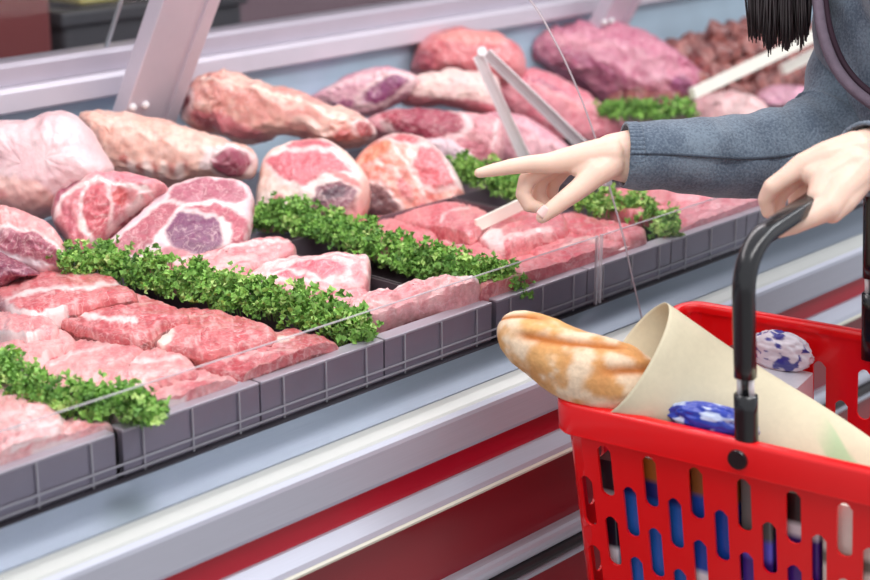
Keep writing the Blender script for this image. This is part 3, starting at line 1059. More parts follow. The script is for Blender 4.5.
# ---- small pieces lying in the gaps between
# ---- tray of red steaks
GS = 'red steaks in the tray behind the pork slices'
for lab, ol, z, ft, rm in (
    ('red steak at the far end of its row, under the parsley strip start', [(0, 296), (4, 280), (18, 274), (60, 271), (100, 274), (122, 284), (130, 291), (95, 297), (75, 303), (50, 307), (22, 309)], 0.932,
     [('L', [(5, 300), (40, 292), (80, 290), (118, 282)], 4, FAT, 'fat_edge'), ('L', [(60, 278), (90, 286)], 1.6, (246, 190, 188), '')], [(70, 170, .006)]),
    ('red steak second in its row with a white fat strip at the front', [(45, 311), (60, 302), (100, 295), (130, 294), (157, 300), (184, 311), (165, 318), (142, 331), (115, 333), (85, 326), (62, 319)], 0.932,
     [('L', [(52, 313), (75, 312), (108, 322), (135, 322)], 5, FAT, 'fat_edge'), ('L', [(110, 302), (150, 305)], 1.6, (246, 190, 188), ''), ('E', 80, 319, 5, 3, 0, (180, 80, 84), '')], None),
    ('red steak third in its row with a white fat knob at its left', [(128, 327), (150, 315), (190, 309), (226, 312), (264, 324), (269, 332), (240, 340), (200, 348), (180, 346), (148, 339)], 0.932,
     [('E', 164, 336, 10, 7, 0, (252, 228, 218), 'fat_edge'), ('L', [(150, 330), (175, 322), (215, 316)], 2, (248, 196, 192), ''), ('E', 140, 333, 12, 5, 20, (222, 92, 92), '')], None),
    ('red steak nearest the front rail beside the parsley end', [(184, 357), (210, 345), (258, 335), (298, 329), (341, 346), (346, 353), (312, 362), (282, 371), (256, 374), (226, 370)], 0.932,
     [('E', 285, 340, 14, 4, -20, (252, 216, 206), 'fat_edge'), ('L', [(205, 362), (245, 358), (300, 352), (338, 350)], 3, (246, 184, 182), ''), ('E', 236, 366, 8, 4, 10, (206, 80, 88), ''), ('E', 262, 371, 10, 4, -10, (246, 196, 186), '')], None)):
    c = np.mean(ol, 0)
    ol = c + (np.array(ol) - c) * 1.07
    meat('beef_steak', lab, ol, atz(c[0], c[1], z + .003), (0, .13, 1), .026, ft, base=((206, 88, 96), (230, 136, 138)), side=SIDE_R, rim=rm, cat='steak', group=GS, marb=.45, amp=.0032)
# ---- tray of pale pork slices
GS = 'pale pork slices in the tray with white edges'
for lab, ol, z, ft in (
    ('small pork slice at the back of the pale pork row', [(-6, 314), (22, 309), (46, 314), (54, 325), (22, 330), (-6, 326)], 0.932, []),
    ('pale pork slice second from the back of its row', [(-6, 330), (24, 323), (58, 328), (72, 338), (45, 350), (26, 366), (5, 358), (-6, 350)], 0.932, [('L', [(5, 340), (30, 340), (55, 332)], 2, FAT, '')]),
    ('pale pork slice in the middle of its row with a forked fat seam', [(24, 364), (48, 346), (78, 336), (108, 332), (138, 343), (133, 352), (102, 366), (87, 379), (62, 386), (38, 380)], 0.933,
     [('L', [(60, 344), (72, 358), (52, 366)], 3, FAT, 'fat_edge'), ('L', [(72, 358), (100, 352), (132, 344)], 2.5, FAT, '')]),
    ('long pale pork slice in front of the forked-seam slice', [(72, 384), (98, 362), (138, 349), (166, 347), (188, 358), (186, 366), (142, 376), (112, 386), (92, 392)], 0.935,
     [('L', [(95, 372), (120, 360), (140, 364), (180, 358)], 3, FAT, 'fat_edge')]),
    ('reddish pork slice nearest the front rail', [(126, 404), (150, 384), (182, 370), (214, 369), (238, 383), (232, 389), (192, 397), (166, 407), (144, 414)], 0.931,
     [('E', 185, 383, 24, 3, -10, (248, 214, 210), 'fat_edge'), ('E', 200, 388, 16, 3, -10, (226, 110, 120), '')]),
    ('folded pork slice tucked behind the nearest reddish slice', [(104, 396), (124, 382), (150, 372), (172, 371), (160, 382), (136, 396), (118, 404)], 0.933, [])):
    c = np.mean(ol, 0)
    ol = c + (np.array(ol) - c) * 1.07
    meat('pork_slice', lab, ol, atz(c[0], c[1], z + .003), (.03, .18, 1), .026, ft, base=((228, 136, 140), (242, 178, 176)), side=((196, 104, 112), (240, 190, 186)), rim=[(20, 200, .006)], cat='pork slice', group=GS, marb=.45, amp=.0035)
# ---- nearest tray
GS = 'pale pork slices in the nearest tray'
for lab, ol, z in (
    ('pale pork slice at the back of the nearest tray', [(-10, 381), (14, 382), (44, 400), (60, 411), (52, 420), (20, 424), (-10, 418)], 0.939),
    ('pale pork slice in the middle of the nearest tray', [(-10, 412), (24, 408), (60, 412), (66, 424), (40, 438), (8, 448), (-10, 446)], 0.937),
    ('pale pork slice with a white side beside the nearest parsley', [(20, 440), (48, 424), (80, 414), (106, 421), (110, 430), (78, 442), (46, 456), (26, 462), (12, 458)], 0.933),
    ('pale pork slice at the lower left corner of the nearest tray', [(-14, 448), (10, 440), (34, 444), (34, 456), (16, 466), (-14, 474)], 0.931)):
    c = np.mean(ol, 0)
    ol = c + (np.array(ol) - c) * 1.07
    meat('pork_slice', lab, ol, atz(c[0], c[1], z + .003), unit((.03, .10, 1)), .030, [], base=((238, 150, 152), (248, 194, 192)), side=((236, 160, 158), (250, 214, 208)), rim=[(0, 120, .005)], cat='pork slice', group=GS, marb=.6, streak=.5, amp=.0045)
# ---- chops in the centre
GS = 'bone-in chops between the two parsley strips'
meat('pork_chop', 'long thin chop between the purple-eyed steak and the parsley', [(148, 264), (180, 255), (230, 243), (272, 235), (292, 239), (294, 247), (264, 259), (238, 270), (216, 277), (194, 276), (165, 271)],
     atz(220, 257, .946), NZ, .03, [('L', [(165, 265), (205, 256), (250, 247), (288, 242)], 3, FAT, 'fat_edge'), ('E', 230, 263, 30, 3, -18, (246, 196, 194), '')], base=((230, 128, 136), (244, 170, 172)), side=((214, 122, 130), (244, 190, 188)), cat='chop', group=GS, marb=.4)
meat('pork_chop', 'broad chop with a white fat border just behind the parsley', [(234, 279), (250, 268), (272, 258), (312, 251), (350, 248), (368, 250), (370, 264), (364, 284), (334, 290), (300, 292), (260, 290)],
     atz(305, 270, .944), unit(-FW * .35 + ZZ), .035, [('L', [(255, 270), (290, 259), (340, 255), (364, 256)], 3.5, FAT, 'fat_edge'), ('E', 310, 272, 38, 7, -4, (224, 116, 130), 'eye_muscle'), ('L', [(262, 284), (285, 270), (330, 282), (356, 280)], 2.5, (250, 214, 212), ''), ('E', 358, 272, 6, 10, 10, (232, 150, 156), '')],
     base=((236, 150, 156), (246, 182, 184)), side=((246, 200, 198), (222, 130, 138)), cat='chop', group=GS, rim=[(150, 350, .005)], marb=.2)
meat('pork_chop', 'thick bony chop at the front rail under the bread tip', [(346, 301), (364, 290), (400, 282), (440, 277), (478, 275), (482, 282), (472, 290), (435, 297), (400, 306), (372, 314), (352, 310)],
     atz(412, 294, .955), unit((-.1, -.25, 1)), .062, [('L', [(352, 296), (400, 284), (476, 277)], 3.5, FAT, 'fat_edge'), ('E', 400, 296, 34, 4, -12, (236, 150, 156), '')], base=((238, 160, 164), (246, 188, 188)), side=((238, 170, 174), (140, 60, 76)), cat='chop', group=GS, marb=.2, amp=.007)
meat('pork_chop', 'narrow pink chop tucked behind the bony front chop', [(300, 306), (330, 294), (360, 286), (372, 292), (352, 304), (330, 316), (310, 316)],
     atz(335, 302, .93), NZ, .03, [], base=((230, 140, 146), (240, 170, 172)), side=((214, 122, 130), (190, 100, 110)), cat='chop', group=GS, marb=.3)
# ---- steaks left of the hand
GS = 'red steaks left of and under the pointing hand'
for lab, ol, z, ft, T in (
    ('pink piece at the parsley left of the orange-flecked joint', [(344, 230), (374, 218), (408, 220), (432, 231), (430, 241), (400, 241), (364, 240)], 0.922, [], .025),
    ('red steak below the orange-flecked joint', [(396, 216), (420, 205), (450, 202), (484, 209), (482, 219), (470, 230), (446, 227), (416, 222)], .928, [('L', [(440, 224), (448, 214), (470, 208)], 2, FAT, '')], .026),
    ('small red steak beside the parsley end', [(430, 241), (450, 234), (480, 239), (506, 247), (492, 257), (466, 263), (452, 258), (438, 249)], .928, [('L', [(438, 242), (462, 246), (485, 243)], 2.5, FAT, '')], .026),
    ('red steak at the front rail left of the clear guard joint', [(460, 269), (478, 258), (500, 250), (540, 244), (578, 262), (576, 271), (546, 281), (524, 289), (500, 291), (480, 281)], 0.932, [('L', [(505, 289), (545, 280), (575, 268)], 4, (246, 196, 190), ''), ('L', [(470, 266), (500, 258)], 2, FAT, '')], .03),
    ('steak with a thick white fat end below the thumb', [(480, 236), (494, 222), (512, 212), (542, 205), (562, 214), (562, 226), (532, 235), (506, 244), (490, 244)], 0.935, [('P', [(478, 236), (492, 226), (504, 230), (504, 244), (488, 246)], FAT, 'fat_edge'), ('L', [(500, 240), (530, 234), (552, 228)], 4, (248, 204, 202), '')], .03),
    ('long red steak right of the thumb behind the guard', [(512, 242), (548, 235), (598, 227), (628, 234), (602, 250), (572, 259), (548, 256)], 0.931, [('L', [(560, 250), (595, 240), (622, 236)], 2.5, (248, 204, 200), '')], .028),
    ('red steak behind the thumb beside curly parsley', [(548, 221), (574, 213), (608, 221), (642, 226), (622, 233), (584, 231)], 0.935, [], .026),
    ('steak at the front rail right of the clear guard joint', [(560, 259), (594, 246), (628, 242), (638, 249), (604, 262), (578, 267)], 0.929, [('L', [(575, 264), (610, 254), (634, 246)], 3, FAT, 'fat_edge')], .03),
    ('pale-edged steak under the knit cuff', [(596, 196), (630, 186), (668, 188), (676, 200), (650, 208), (612, 206)], .928, [], .028)):
    c = np.mean(ol, 0)
    ol = c + (np.array(ol) - c) * 1.07
    meat('beef_steak', lab, ol, atz(c[0], c[1], z + .003), (.02, .15, 1), T, ft, base=((214, 98, 110), (234, 144, 148)), side=((190, 92, 100), (232, 150, 152)), cat='steak', group=GS, marb=.28, amp=.003)
GS = 'pink meat slices under the sleeve'
for lab, ol, z in (
    ('pink slice lowest by the rail under the sleeve', [(672, 230), (700, 220), (735, 216), (752, 218), (722, 230), (694, 240), (678, 240)], .928),
    ('pink slice second from the rail under the sleeve', [(668, 218), (700, 207), (740, 203), (770, 200), (764, 211), (722, 221), (690, 228)], 0.931),
    ('pale pink slice under the sleeve near the holding hand', [(664, 206), (700, 194), (745, 192), (778, 188), (772, 200), (720, 208), (685, 214)], 0.932),
    ('pink slice directly below the sleeve hem', [(650, 192), (690, 182), (740, 180), (790, 182), (770, 190), (710, 196), (668, 202)], 0.933),
    ('pink slice half hidden behind the holding hand', [(760, 204), (790, 190), (830, 180), (850, 182), (830, 194), (790, 206)], 0.929)):
    c = np.mean(ol, 0)
    ol = c + (np.array(ol) - c) * 1.07
    meat('meat_slice', lab, ol, atz(c[0], c[1], z + .003), (0, .1, 1), .025, [], base=((232, 130, 142), (244, 166, 174)), side=((214, 118, 130), (240, 170, 172)), cat='meat slice', group=GS, marb=.3, amp=.0035)


# ---- diced meat heap at the back right
def chunk_mesh():
    bm = bmesh.new()
    bmesh.ops.create_cube(bm, size=0.042)
    bmesh.ops.subdivide_edges(bm, edges=bm.edges[:], cuts=5, use_grid_fill=True)
    for v in bm.verts:
        d = v.co.normalized() * 0.026
        v.co = v.co.lerp(d, .45)
        v.co += Vector([mnoise.noise(v.co * 60 + Vector((k * 7, 0, 0))) for k in range(3)]) * 0.006
    me = bpy.data.meshes.new('lean')
    bm.to_mesh(me)
    bm.free()
    me.polygons.foreach_set('use_smooth', [True] * len(me.polygons))
    co = np.array([v.co for v in me.vertices])
    t = fbm(co * 70, 3)[:, None]
    m = sstep(.4, .62, t)
    c = lin((112, 54, 52)) * (1 - m) + lin((168, 98, 90)) * m
    at = me.color_attributes.new('tone', 'FLOAT_COLOR', 'POINT')
    buf = np.ones((len(co), 4), np.float32)
    buf[:, :3] = c
    at.data.foreach_set('color', buf.ravel())
    me.materials.append(M['meat'])
    return me


cm = chunk_mesh()
hx, hy = 3.02, 1.89
rr = random.Random(5)
for layer, (rx, ry, z, st) in enumerate(((.44, .15, .903, .046), (.38, .12, .937, .048), (.27, .09, .970, .05), (.15, .05, 1.0, .052))):
    a = -rx
    while a <= rx:
        b = -ry
        while b <= ry:
            if (a / rx) ** 2 + (b / ry) ** 2 <= 1.0:
                o = bpy.data.objects.new('diced_meat', cm)
                COL.objects.link(o)
                o.location = (hx + a + rr.uniform(-.006, .006), hy + b + rr.uniform(-.006, .006), z + rr.uniform(-.004, .004))
                o.rotation_euler = (rr.uniform(0, 6), rr.uniform(0, 6), rr.uniform(0, 6))
                tag(o, 'brownish red meat chunk in the diced heap at the back right', 'diced meat', 'diced meat heaped at the back right')
            b += st
        a += st


# ------------------------------------------------------------------ parsley
def parsley(label, pts, z, width, height, dens, seed, parent=None, name='parsley_garnish', yellow=.3):
    rr = np.random.RandomState(seed)
    P = np.array([atz(x, y, z) for x, y in pts])
    L = np.linalg.norm(np.diff(P, axis=0), axis=1).sum()
    line = spline(P, 60)
    V, F, C = [], [], []
    SV, SF = [], []
    nclump = int(L / 0.012 * dens * 1.7)
    for i in range(nclump):
        t = rr.rand()
        c = line[int(t * 59)].copy()
        end = min(1, min(t, 1 - t) * 8 + .45)
        a = rr.rand() * 6.28
        r = math.sqrt(rr.rand()) * width * end
        c[0] += r * math.cos(a)
        c[1] += r * math.sin(a)
        hz = height * (1 - .75 * (r / width) ** 2) * end
        c[2] = z + hz * (.35 + .65 * rr.rand())
        foot = np.array([c[0] * .8 + line[int(t * 59)][0] * .2, c[1] * .8 + line[int(t * 59)][1] * .2, z - .005])
        b0 = len(SV)
        for p in (foot, c):
            for k in range(3):
                SV.append(p + np.array([math.cos(k * 2.1), math.sin(k * 2.1), 0]) * .0006)
        for k in range(3):
            SF.append((b0 + k, b0 + (k + 1) % 3, b0 + 3 + (k + 1) % 3, b0 + 3 + k))
        tone = rr.rand()
        for j in range(7):
            d = unit(rr.normal(size=3) + np.array([-.25, -.25, .75]))
            o = c + rr.normal(size=3) * np.array([.0055, .0055, .0045])
            u = unit(np.cross(d, rr.normal(size=3)))
            w = np.cross(d, u)
            s = .0036 + .0032 * rr.rand()
            b0 = len(V)
            V.append(o - d * s * .25)
            g = np.clip(tone * .6 + rr.rand() * .4, 0, 1)
            dk, md, yl = lin((80, 124, 62)), lin((150, 196, 98)), lin((226, 240, 164))
            col = dk + (md - dk) * min(1, g * 1.6)
            if g > 1 - yellow:
                col = md + (yl - md) * ((g - 1 + yellow) / yellow)
            C.append(col * .8)
            m = 9
            for k in range(m):
                an = 2 * math.pi * k / m
                ra = s * (1.0 if k % 3 else .5) * (.85 + .3 * rr.rand())
                V.append(o + (u * math.cos(an) + w * math.sin(an)) * ra + d * s * (.35 * (-1) ** k + .3 * rr.rand()))
                C.append(col * (1.05 + .2 * rr.rand()))
            for k in range(m):
                F.append((b0, b0 + 1 + k, b0 + 1 + (k + 1) % m))
    V = np.array(V)
    V[:, 2] = np.maximum(V[:, 2], .887)
    root = empty(name, (line[30][0], line[30][1], z), label, 'parsley', 'curly parsley strips between the meats')
    mesh_obj('leaves', V, F, M['leaf'], root, False, np.array(C))
    SV = np.array(SV)
    SV[:, 2] = np.maximum(SV[:, 2], .887)
    mesh_obj('stems', SV, SF, M['stem'], root, False)
    return root


M['stem'] = mat('parsley_stem', (120, 168, 80), rough=.5)
parsley('curly parsley strip at the front left between two pork trays', [(-4, 372), (30, 392), (62, 408), (100, 412), (128, 414), (150, 424)], .936, .020, .030, 4.6, 1)
parsley('long curly parsley strip between red steaks and the chops', [(66, 268), (110, 274), (150, 283), (190, 292), (225, 302), (262, 311), (300, 321), (345, 336), (362, 344)], .925, .028, .043, 4.8, 2)
parsley('curly parsley strip from the fat-ringed joint down to the front rail', [(256, 228), (290, 226), (330, 238), (370, 253), (410, 268), (450, 280), (490, 291), (512, 300)], .918, .027, .044, 5.0, 3)
parsley('parsley bunch behind the pointing finger', [(452, 176), (474, 182), (500, 192), (522, 202)], .915, .024, .046, 3.6, 4)
parsley('loose parsley bunch with pale sprigs below the knit cuff', [(578, 214), (606, 215), (636, 214), (652, 224), (668, 242)], .925, .020, .040, 2.6, 5, yellow=.5)
parsley('blurred parsley bunch behind the sleeve at the back', [(604, 116), (630, 118), (660, 118), (692, 116)], .93, .022, .036, 3.2, 6, yellow=.12)

# ------------------------------------------------------------------ tools lying in the case
tg = empty('serving_tongs', aty(530, 190, 1.58), 'stainless steel serving tongs standing in the meat behind the hand', 'tongs')


def strip(name, a, b, w, th, m, parent, wdir, taper=1.0, channel=False):
    a, b = np.asarray(a), np.asarray(b)
    t = unit(b - a)
    s = unit(np.asarray(wdir) - t * (np.asarray(wdir) @ t))
    u = np.cross(t, s)
    bm = bmesh.new()
    prof = [(-w / 2, -th), (w / 2, -th), (w / 2, th), (w / 2 - .0012, th), (w / 2 - .0012, -th + .0015), (-w / 2 + .0012, -th + .0015), (-w / 2 + .0012, th), (-w / 2, th)] if channel else [(-w / 2, -th), (w / 2, -th), (w / 2, th), (-w / 2, th)]
    rings = []
    for p, k in ((a, 1), ((a + b) / 2, (1 + taper) / 2), (b, taper)):
        rings.append([bm.verts.new(Vector(p + s * x * k + u * y)) for x, y in prof])
    n = len(prof)
    for r0, r1 in zip(rings, rings[1:]):
        for i in range(n):
            bm.faces.new((r0[i], r0[(i + 1) % n], r1[(i + 1) % n], r1[i]))
    bm.faces.new(rings[0])
    bm.faces.new(rings[-1][::-1])
    return bm_obj(name, bm, m, parent)


hinge = aty(482, 52, 1.66)
strip('tong_arm', aty(478, 56, 1.66), aty(536, 182, 1.60), .016, .005, M['steel'], tg, RT, 1.15, True)
strip('tong_arm', aty(487, 54, 1.665), aty(606, 168, 1.60), .016, .005, M['steel'], tg, RT + UP * .4, 1.15, True)
bm = bmesh.new()
bmesh.ops.create_cone(bm, cap_ends=True, segments=20, radius1=.0075, radius2=.0075, depth=.016)
bm.transform(Matrix.Translation(Vector(hinge)) @ Vector((0, 0, 1)).rotation_difference(Vector(-FW)).to_matrix().to_4x4())
bm_obj('hinge', bm, M['steel'], tg, False)

wh = tag(strip('utensil_handle', aty(692, 94, 1.66), aty(838, 24, 1.64), .019, .006, M['ivory'], None, UP, 1.15), 'long ivory utensil handle leaning up behind the dark hair', 'utensil handle')
wh2 = tag(strip('utensil_handle', aty(782, 70, 1.70), aty(838, 42, 1.68), .019, .006, M['ivory'], None, UP, 1.1), 'shorter ivory utensil handle beside the shoulder', 'utensil handle')
dv = tag(strip('tray_divider', atz(476, 226, .945), atz(524, 203, .955), .017, .002, M['ivory'], None, unit(UP + RT * .2), 1.0), 'small ivory plastic strip on the steaks below the curled fingers', 'plastic strip')

# ------------------------------------------------------------------ shopping basket
BO = np.array([1.2808, 1.018, 0.9006])


def _rm(a, b, c):
    ca, sa, cb, sb, cc, sc = math.cos(a), math.sin(a), math.cos(b), math.sin(b), math.cos(c), math.sin(c)
    return np.array([[cc, -sc, 0], [sc, cc, 0], [0, 0, 1]]) @ np.array([[1, 0, 0], [0, ca, -sa], [0, sa, ca]]) @ np.array([[cb, 0, sb], [0, 1, 0], [-sb, 0, cb]])


BR = _rm(-0.0227, -0.1153, 0.1129)
BW, BL, BT = 0.30, 0.4424, 0.2212


def BK(x, y, z):
    return BO + BR @ np.array([x, -y, z])


bmat = Matrix.Identity(4)
_fl = BR @ np.diag([1, -1, 1])
for r_ in range(3):
    for c_ in range(3):
        bmat[r_][c_] = _fl[r_][c_]
    bmat[r_][3] = BO[r_]
bk = empty('shopping_basket', BK(BW / 2, BL / 2, -.262), 'red plastic shopping basket with black handle held by the person', 'basket')


def rrect(x0, y0, x1, y1, r, n=8):
    P = []
    for cx_, cy_, a0 in ((x1 - r, y1 - r, 0), (x0 + r, y1 - r, 90), (x0 + r, y0 + r, 180), (x1 - r, y0 + r, 270)):
        for k in range(n + 1):
            a = math.radians(a0 + 90 * k / n)
            P.append((cx_ + r * math.cos(a), cy_ + r * math.sin(a)))
    return np.array(P)


# rim: a rounded band, outer skirt, top, inner skirt
rim_prof = [(-.0006, -.034), (0.000, -.0355), (0.0, -.004), (.0015, -.001), (.004, 0.0), (.010, 0.0), (.0125, -.001), (.0135, -.004), (.0135, -.010), (.0118, -.010), (.0105, -.004), (.004, -.003), (.003, -.006), (.003, -.034)]
V, F = [], []
rings = []
for off, z in rim_prof:
    ring = rrect(off, off, BW - off, BL - off, max(.030 - off, .01))
    rings.append(ring)
    V += [BK(x, y, z) for x, y in ring]
nr = len(rings[0])
K = len(rim_prof)
for i in range(K):
    for j in range(nr):
        F.append((i * nr + j, ((i + 1) % K) * nr + j, ((i + 1) % K) * nr + (j + 1) % nr, i * nr + (j + 1) % nr))
o = mesh_obj('rim', V, F, M['basket'], bk, True)
bmx = bmesh.new()
bmx.from_mesh(o.data)
bmesh.ops.recalc_face_normals(bmx, faces=bmx.faces)
bmx.to_mesh(o.data)
bmx.free()
es = o.modifiers.new('edges', 'EDGE_SPLIT')
es.split_angle = math.radians(50)

# wall with staggered slots: built in (s, t) and folded round the taper
HT = .25
z_top = -.008


def wall_pt(s, t):
    """s along perimeter (m at the top), t 0 top .. 1 bottom"""
    off = .009 + .009 * t
    ring = rrect(off, off, BW - off, BL - off, .024)
    top = WALLTOP
    k = s / PERI * len(DENSE)
    i = int(k) % len(DENSE)
    f = k - int(k)
    # position by parameter on a densely resampled ring
    R_ = DENSE_AT(t)
    p = R_[i] * (1 - f) + R_[(i + 1) % len(R_)] * f
    return BK(p[0], p[1], z_top - HT * t)


WALLTOP = rrect(.009, .009, BW - .009, BL - .009, .024)
_ring0 = np.vstack([WALLTOP, WALLTOP[:1]])
_seg = np.linalg.norm(np.diff(_ring0, axis=0), axis=1)
_cum = np.concatenate([[0], np.cumsum(_seg)])
PERI = _cum[-1]
NDEN = 480
_tt = np.linspace(0, PERI, NDEN, endpoint=False)


def _res(t):
    off = .009 + .009 * t
    ring = rrect(off, off, BW - off, BL - off, .024)
    ring = np.vstack([ring, ring[:1]])
    return np.stack([np.interp(_tt, _cum, ring[:, k]) for k in range(2)], 1)


_cache = {}


def DENSE_AT(t):
    k = round(t, 4)
    if k not in _cache:
        _cache[k] = _res(k)
    return _cache[k]


DENSE = DENSE_AT(0)
ncol = 52
pitch = PERI / ncol
rowp = .084 / HT
V, F = [], []
vmap = {}


def vid(s, t):
    key = (round((s % PERI) * 1e5), round(t * 1e4))
    if key not in vmap:
        vmap[key] = len(V)
        V.append(wall_pt((s + .0135) % PERI, t))
    return vmap[key]


def cell(s0, t0, t1, hole):
    """rectangular cell; with a stadium hole inside"""
    s1 = s0 + pitch
    nt = 12
    if not hole:
        m = max(1, int((t1 - t0) / .03))
        for k in range(m):
            a, b = t0 + (t1 - t0) * k / m, t0 + (t1 - t0) * (k + 1) / m
            F.append((vid(s0, a), vid(s0 + pitch / 2, a), vid(s0 + pitch / 2, b), vid(s0, b)))
            F.append((vid(s0 + pitch / 2, a), vid(s1, a), vid(s1, b), vid(s0 + pitch / 2, b)))
        return
    cs, ct = (s0 + s1) / 2, (t0 + t1) / 2
    hw = pitch * .31
    hh = min(.0300, (t1 - t0) * HT / 2 - .004)
    outer, inner = [], []
    m = 14
    for k in range(m):
        a = 2 * math.pi * (k + .5) / m
        c, d = math.cos(a), math.sin(a)
        sy = max(0, hh - hw)
        hx = hw * (.80 if d < -.3 else 1)
        inner.append((cs + hx * c, ct + (hw * d + math.copysign(sy, d)) / HT))
    # outer boundary points: 7 on each vertical side, matching heights
    for k in range(m):
        a = 2 * math.pi * (k + .5) / m
        side = s1 if math.cos(a) > 0 else s0
        d = math.sin(a)
        outer.append((side, ct + math.copysign(min(1, abs(d) / math.sin(2 * math.pi * 3.2 / 14) ), d) * (t1 - t0) / 2) if abs(math.cos(a)) > .2 else ((cs), t0 if d < 0 else t1))
    for k in range(m):
        k2 = (k + 1) % m
        q = [vid(*outer[k]), vid(*outer[k2]), vid(*inner[k2]), vid(*inner[k])]
        F.append(tuple(dict.fromkeys(q)))
    for (sx, tx) in ((s0, t0), (s1, t0), (s0, t1), (s1, t1)):
        near = sorted([p for p in outer if abs(p[0] - sx) < 1e-9], key=lambda p: abs(p[1] - tx))
        mid_ = [p for p in outer if abs(p[0] - cs) < 1e-9 and abs(p[1] - tx) < 1e-6]
        q = list(dict.fromkeys([vid(sx, tx), vid(*near[0]), vid(cs, tx)]))
        if len(q) == 3:
            F.append(tuple(q))
    return


off0 = .095
for c in range(ncol):
    st = 0.0 if c % 2 == 0 else rowp / 2
    t = off0 + st
    cell(c * pitch, 0.0, t, False)
    while t + rowp <= 1.0 - .02:
        cell(c * pitch, t, t + rowp, True)
        t += rowp
    cell(c * pitch, t, 1.0, False)
o = mesh_obj('wall', V, F, M['basket'], bk, False)
bmx = bmesh.new()
bmx.from_mesh(o.data)
bmesh.ops.recalc_face_normals(bmx, faces=bmx.faces)
bmx.to_mesh(o.data)
bmx.free()
so = o.modifiers.new('thick', 'SOLIDIFY')
so.thickness = .003
so.offset = 0
off = .018
ring = rrect(off, off, BW - off, BL - off, .024)
V = [BK(x, y, z_top - HT) for x, y in ring] + [BK(x, y, z_top - HT - .004) for x, y in ring]
n = len(ring)
F = [tuple(range(n)), tuple(reversed(range(n, 2 * n)))] + [(i, (i + 1) % n, n + (i + 1) % n, n + i) for i in range(n)]
mesh_obj('bottom', V, F, M['basket'], bk, False)

# handle
hin = .0105
hz = .197
rb = .045
pth = []
for k in range(6):
    pth.append((hin, .066 + (hz - rb - .066) * k / 5))
for k in range(1, 9):
    a = math.pi - math.pi / 2 * k / 8
    pth.append((hin + rb + rb * math.cos(a), hz - rb + rb * math.sin(a)))
for k in range(1, 10):
    pth.append((hin + rb + (BW - 2 * hin - 2 * rb) * k / 10, hz))
for k in range(9):
    a = math.pi / 2 - math.pi / 2 * k / 8
    pth.append((BW - hin - rb + rb * math.cos(a), hz - rb + rb * math.sin(a)))
for k in range(1, 6):
    pth.append((BW - hin, hz - rb - (hz - rb - .066) * k / 5))
BTX = lambda x: BT + .012 * (x - hin) / (BW - 2 * hin)
P3 = [BK(x, BTX(x), z) for x, z in pth]
yax = BR @ np.array([0, -1.0, 0])


def loft_fixed(path, side, ra, rb_, nseg=20, sq=3.0):
    path, T = frames(path)
    V, F = [], []
    for i, p in enumerate(path):
        u = unit(np.cross(side, T[i]))
        for k in range(nseg):
            a = 2 * math.pi * k / nseg
            c, d = math.cos(a), math.sin(a)
            c = math.copysign(abs(c) ** (2 / sq), c)
            d = math.copysign(abs(d) ** (2 / sq), d)
            V.append(p + side * ra * c + u * rb_ * d)
    n = len(path)
    for i in range(n - 1):
        for k in range(nseg):
            k2 = (k + 1) % nseg
            F.append((i * nseg + k, i * nseg + k2, (i + 1) * nseg + k2, (i + 1) * nseg + k))
    F.append(tuple(reversed(range(nseg))))
    F.append(tuple((n - 1) * nseg + k for k in range(nseg)))
    return V, F


V, F = loft_fixed(P3, yax, .0105, .0085)
hd = mesh_obj('handle', V, F, M['black_pl'], bk, True)
for hx_ in (hin, BW - hin):
    V, F = loft_fixed([BK(hx_, BTX(hx_), -.03), BK(hx_, BTX(hx_), 0), BK(hx_, BTX(hx_), .030), BK(hx_, BTX(hx_), .047)], yax, .0115, .0075)
    so_ = mesh_obj('handle_socket', V, F, M['black_pl'], bk, True)
    for s in (-1, 1):
        bm = bmesh.new()
        bmesh.ops.create_cone(bm, cap_ends=True, segments=12, radius1=.0028, radius2=.0028, depth=.024)
        bm.transform(bmat @ Matrix.Translation((hx_, BTX(hx_) + s * .0062, .0565)))
        bm_obj('handle_pin', bm, M['steel'], bk, True)
    V, F = loft_fixed([BK(hx_, BTX(hx_), .044), BK(hx_, BTX(hx_), .070)], yax, .0028, .0035, 12, 2)
    mesh_obj('handle_core', V, F, M['black_pl'], bk, True)
for xb, sgn in ((-.0005, -1), (BW + .0005, 1)):
    bm = bmesh.new()
    bmesh.ops.create_cone(bm, cap_ends=True, segments=28, radius1=.0112, radius2=.0098, depth=.004)
    bm.transform(bmat @ Matrix.Translation((xb, BTX(xb) - .004, -.0185)) @ Matrix.Rotation(math.radians(90), 4, 'Y') @ (Matrix.Rotation(math.pi, 4, 'X') if sgn < 0 else Matrix.Identity(4)))
    bm_obj('pivot_button', bm, M['black_pl'], bk, False)


# ------------------------------------------------------------------ shopping in the basket
def carton(label, x0, y0, z0, sx, sy, sz, cols, name='carton', cat='carton'):
    """upright printed carton: cols = list of (height fraction, colour)"""
    nz = 28
    V, F, C = [], [], []
    r = rrect(x0, y0, x0 + sx, y0 + sy, .003, 3)
    n = len(r)
    for k in range(nz + 1):
        t = k / nz
        for x, y in r:
            V.append(BK(x, y, z0 + sz * t))
            c = cols[-1][1]
            for h, cc in cols:
                if t <= h:
                    c = cc
                    break
            C.append(lin(c))
    for k in range(nz):
        for j in range(n):
            F.append((k * n + j, k * n + (j + 1) % n, (k + 1) * n + (j + 1) % n, (k + 1) * n + j))
    root = empty(name, BK(x0 + sx / 2, y0 + sy / 2, z0), label, cat, 'shopping inside the red basket')
    mesh_obj('carton_side', V, F, M['pack'], root, False, np.array(C))
    mesh_obj('carton_top', V[-n:], [tuple(range(n))], M['pack'], root, False, np.array(C[-n:]))
    return root


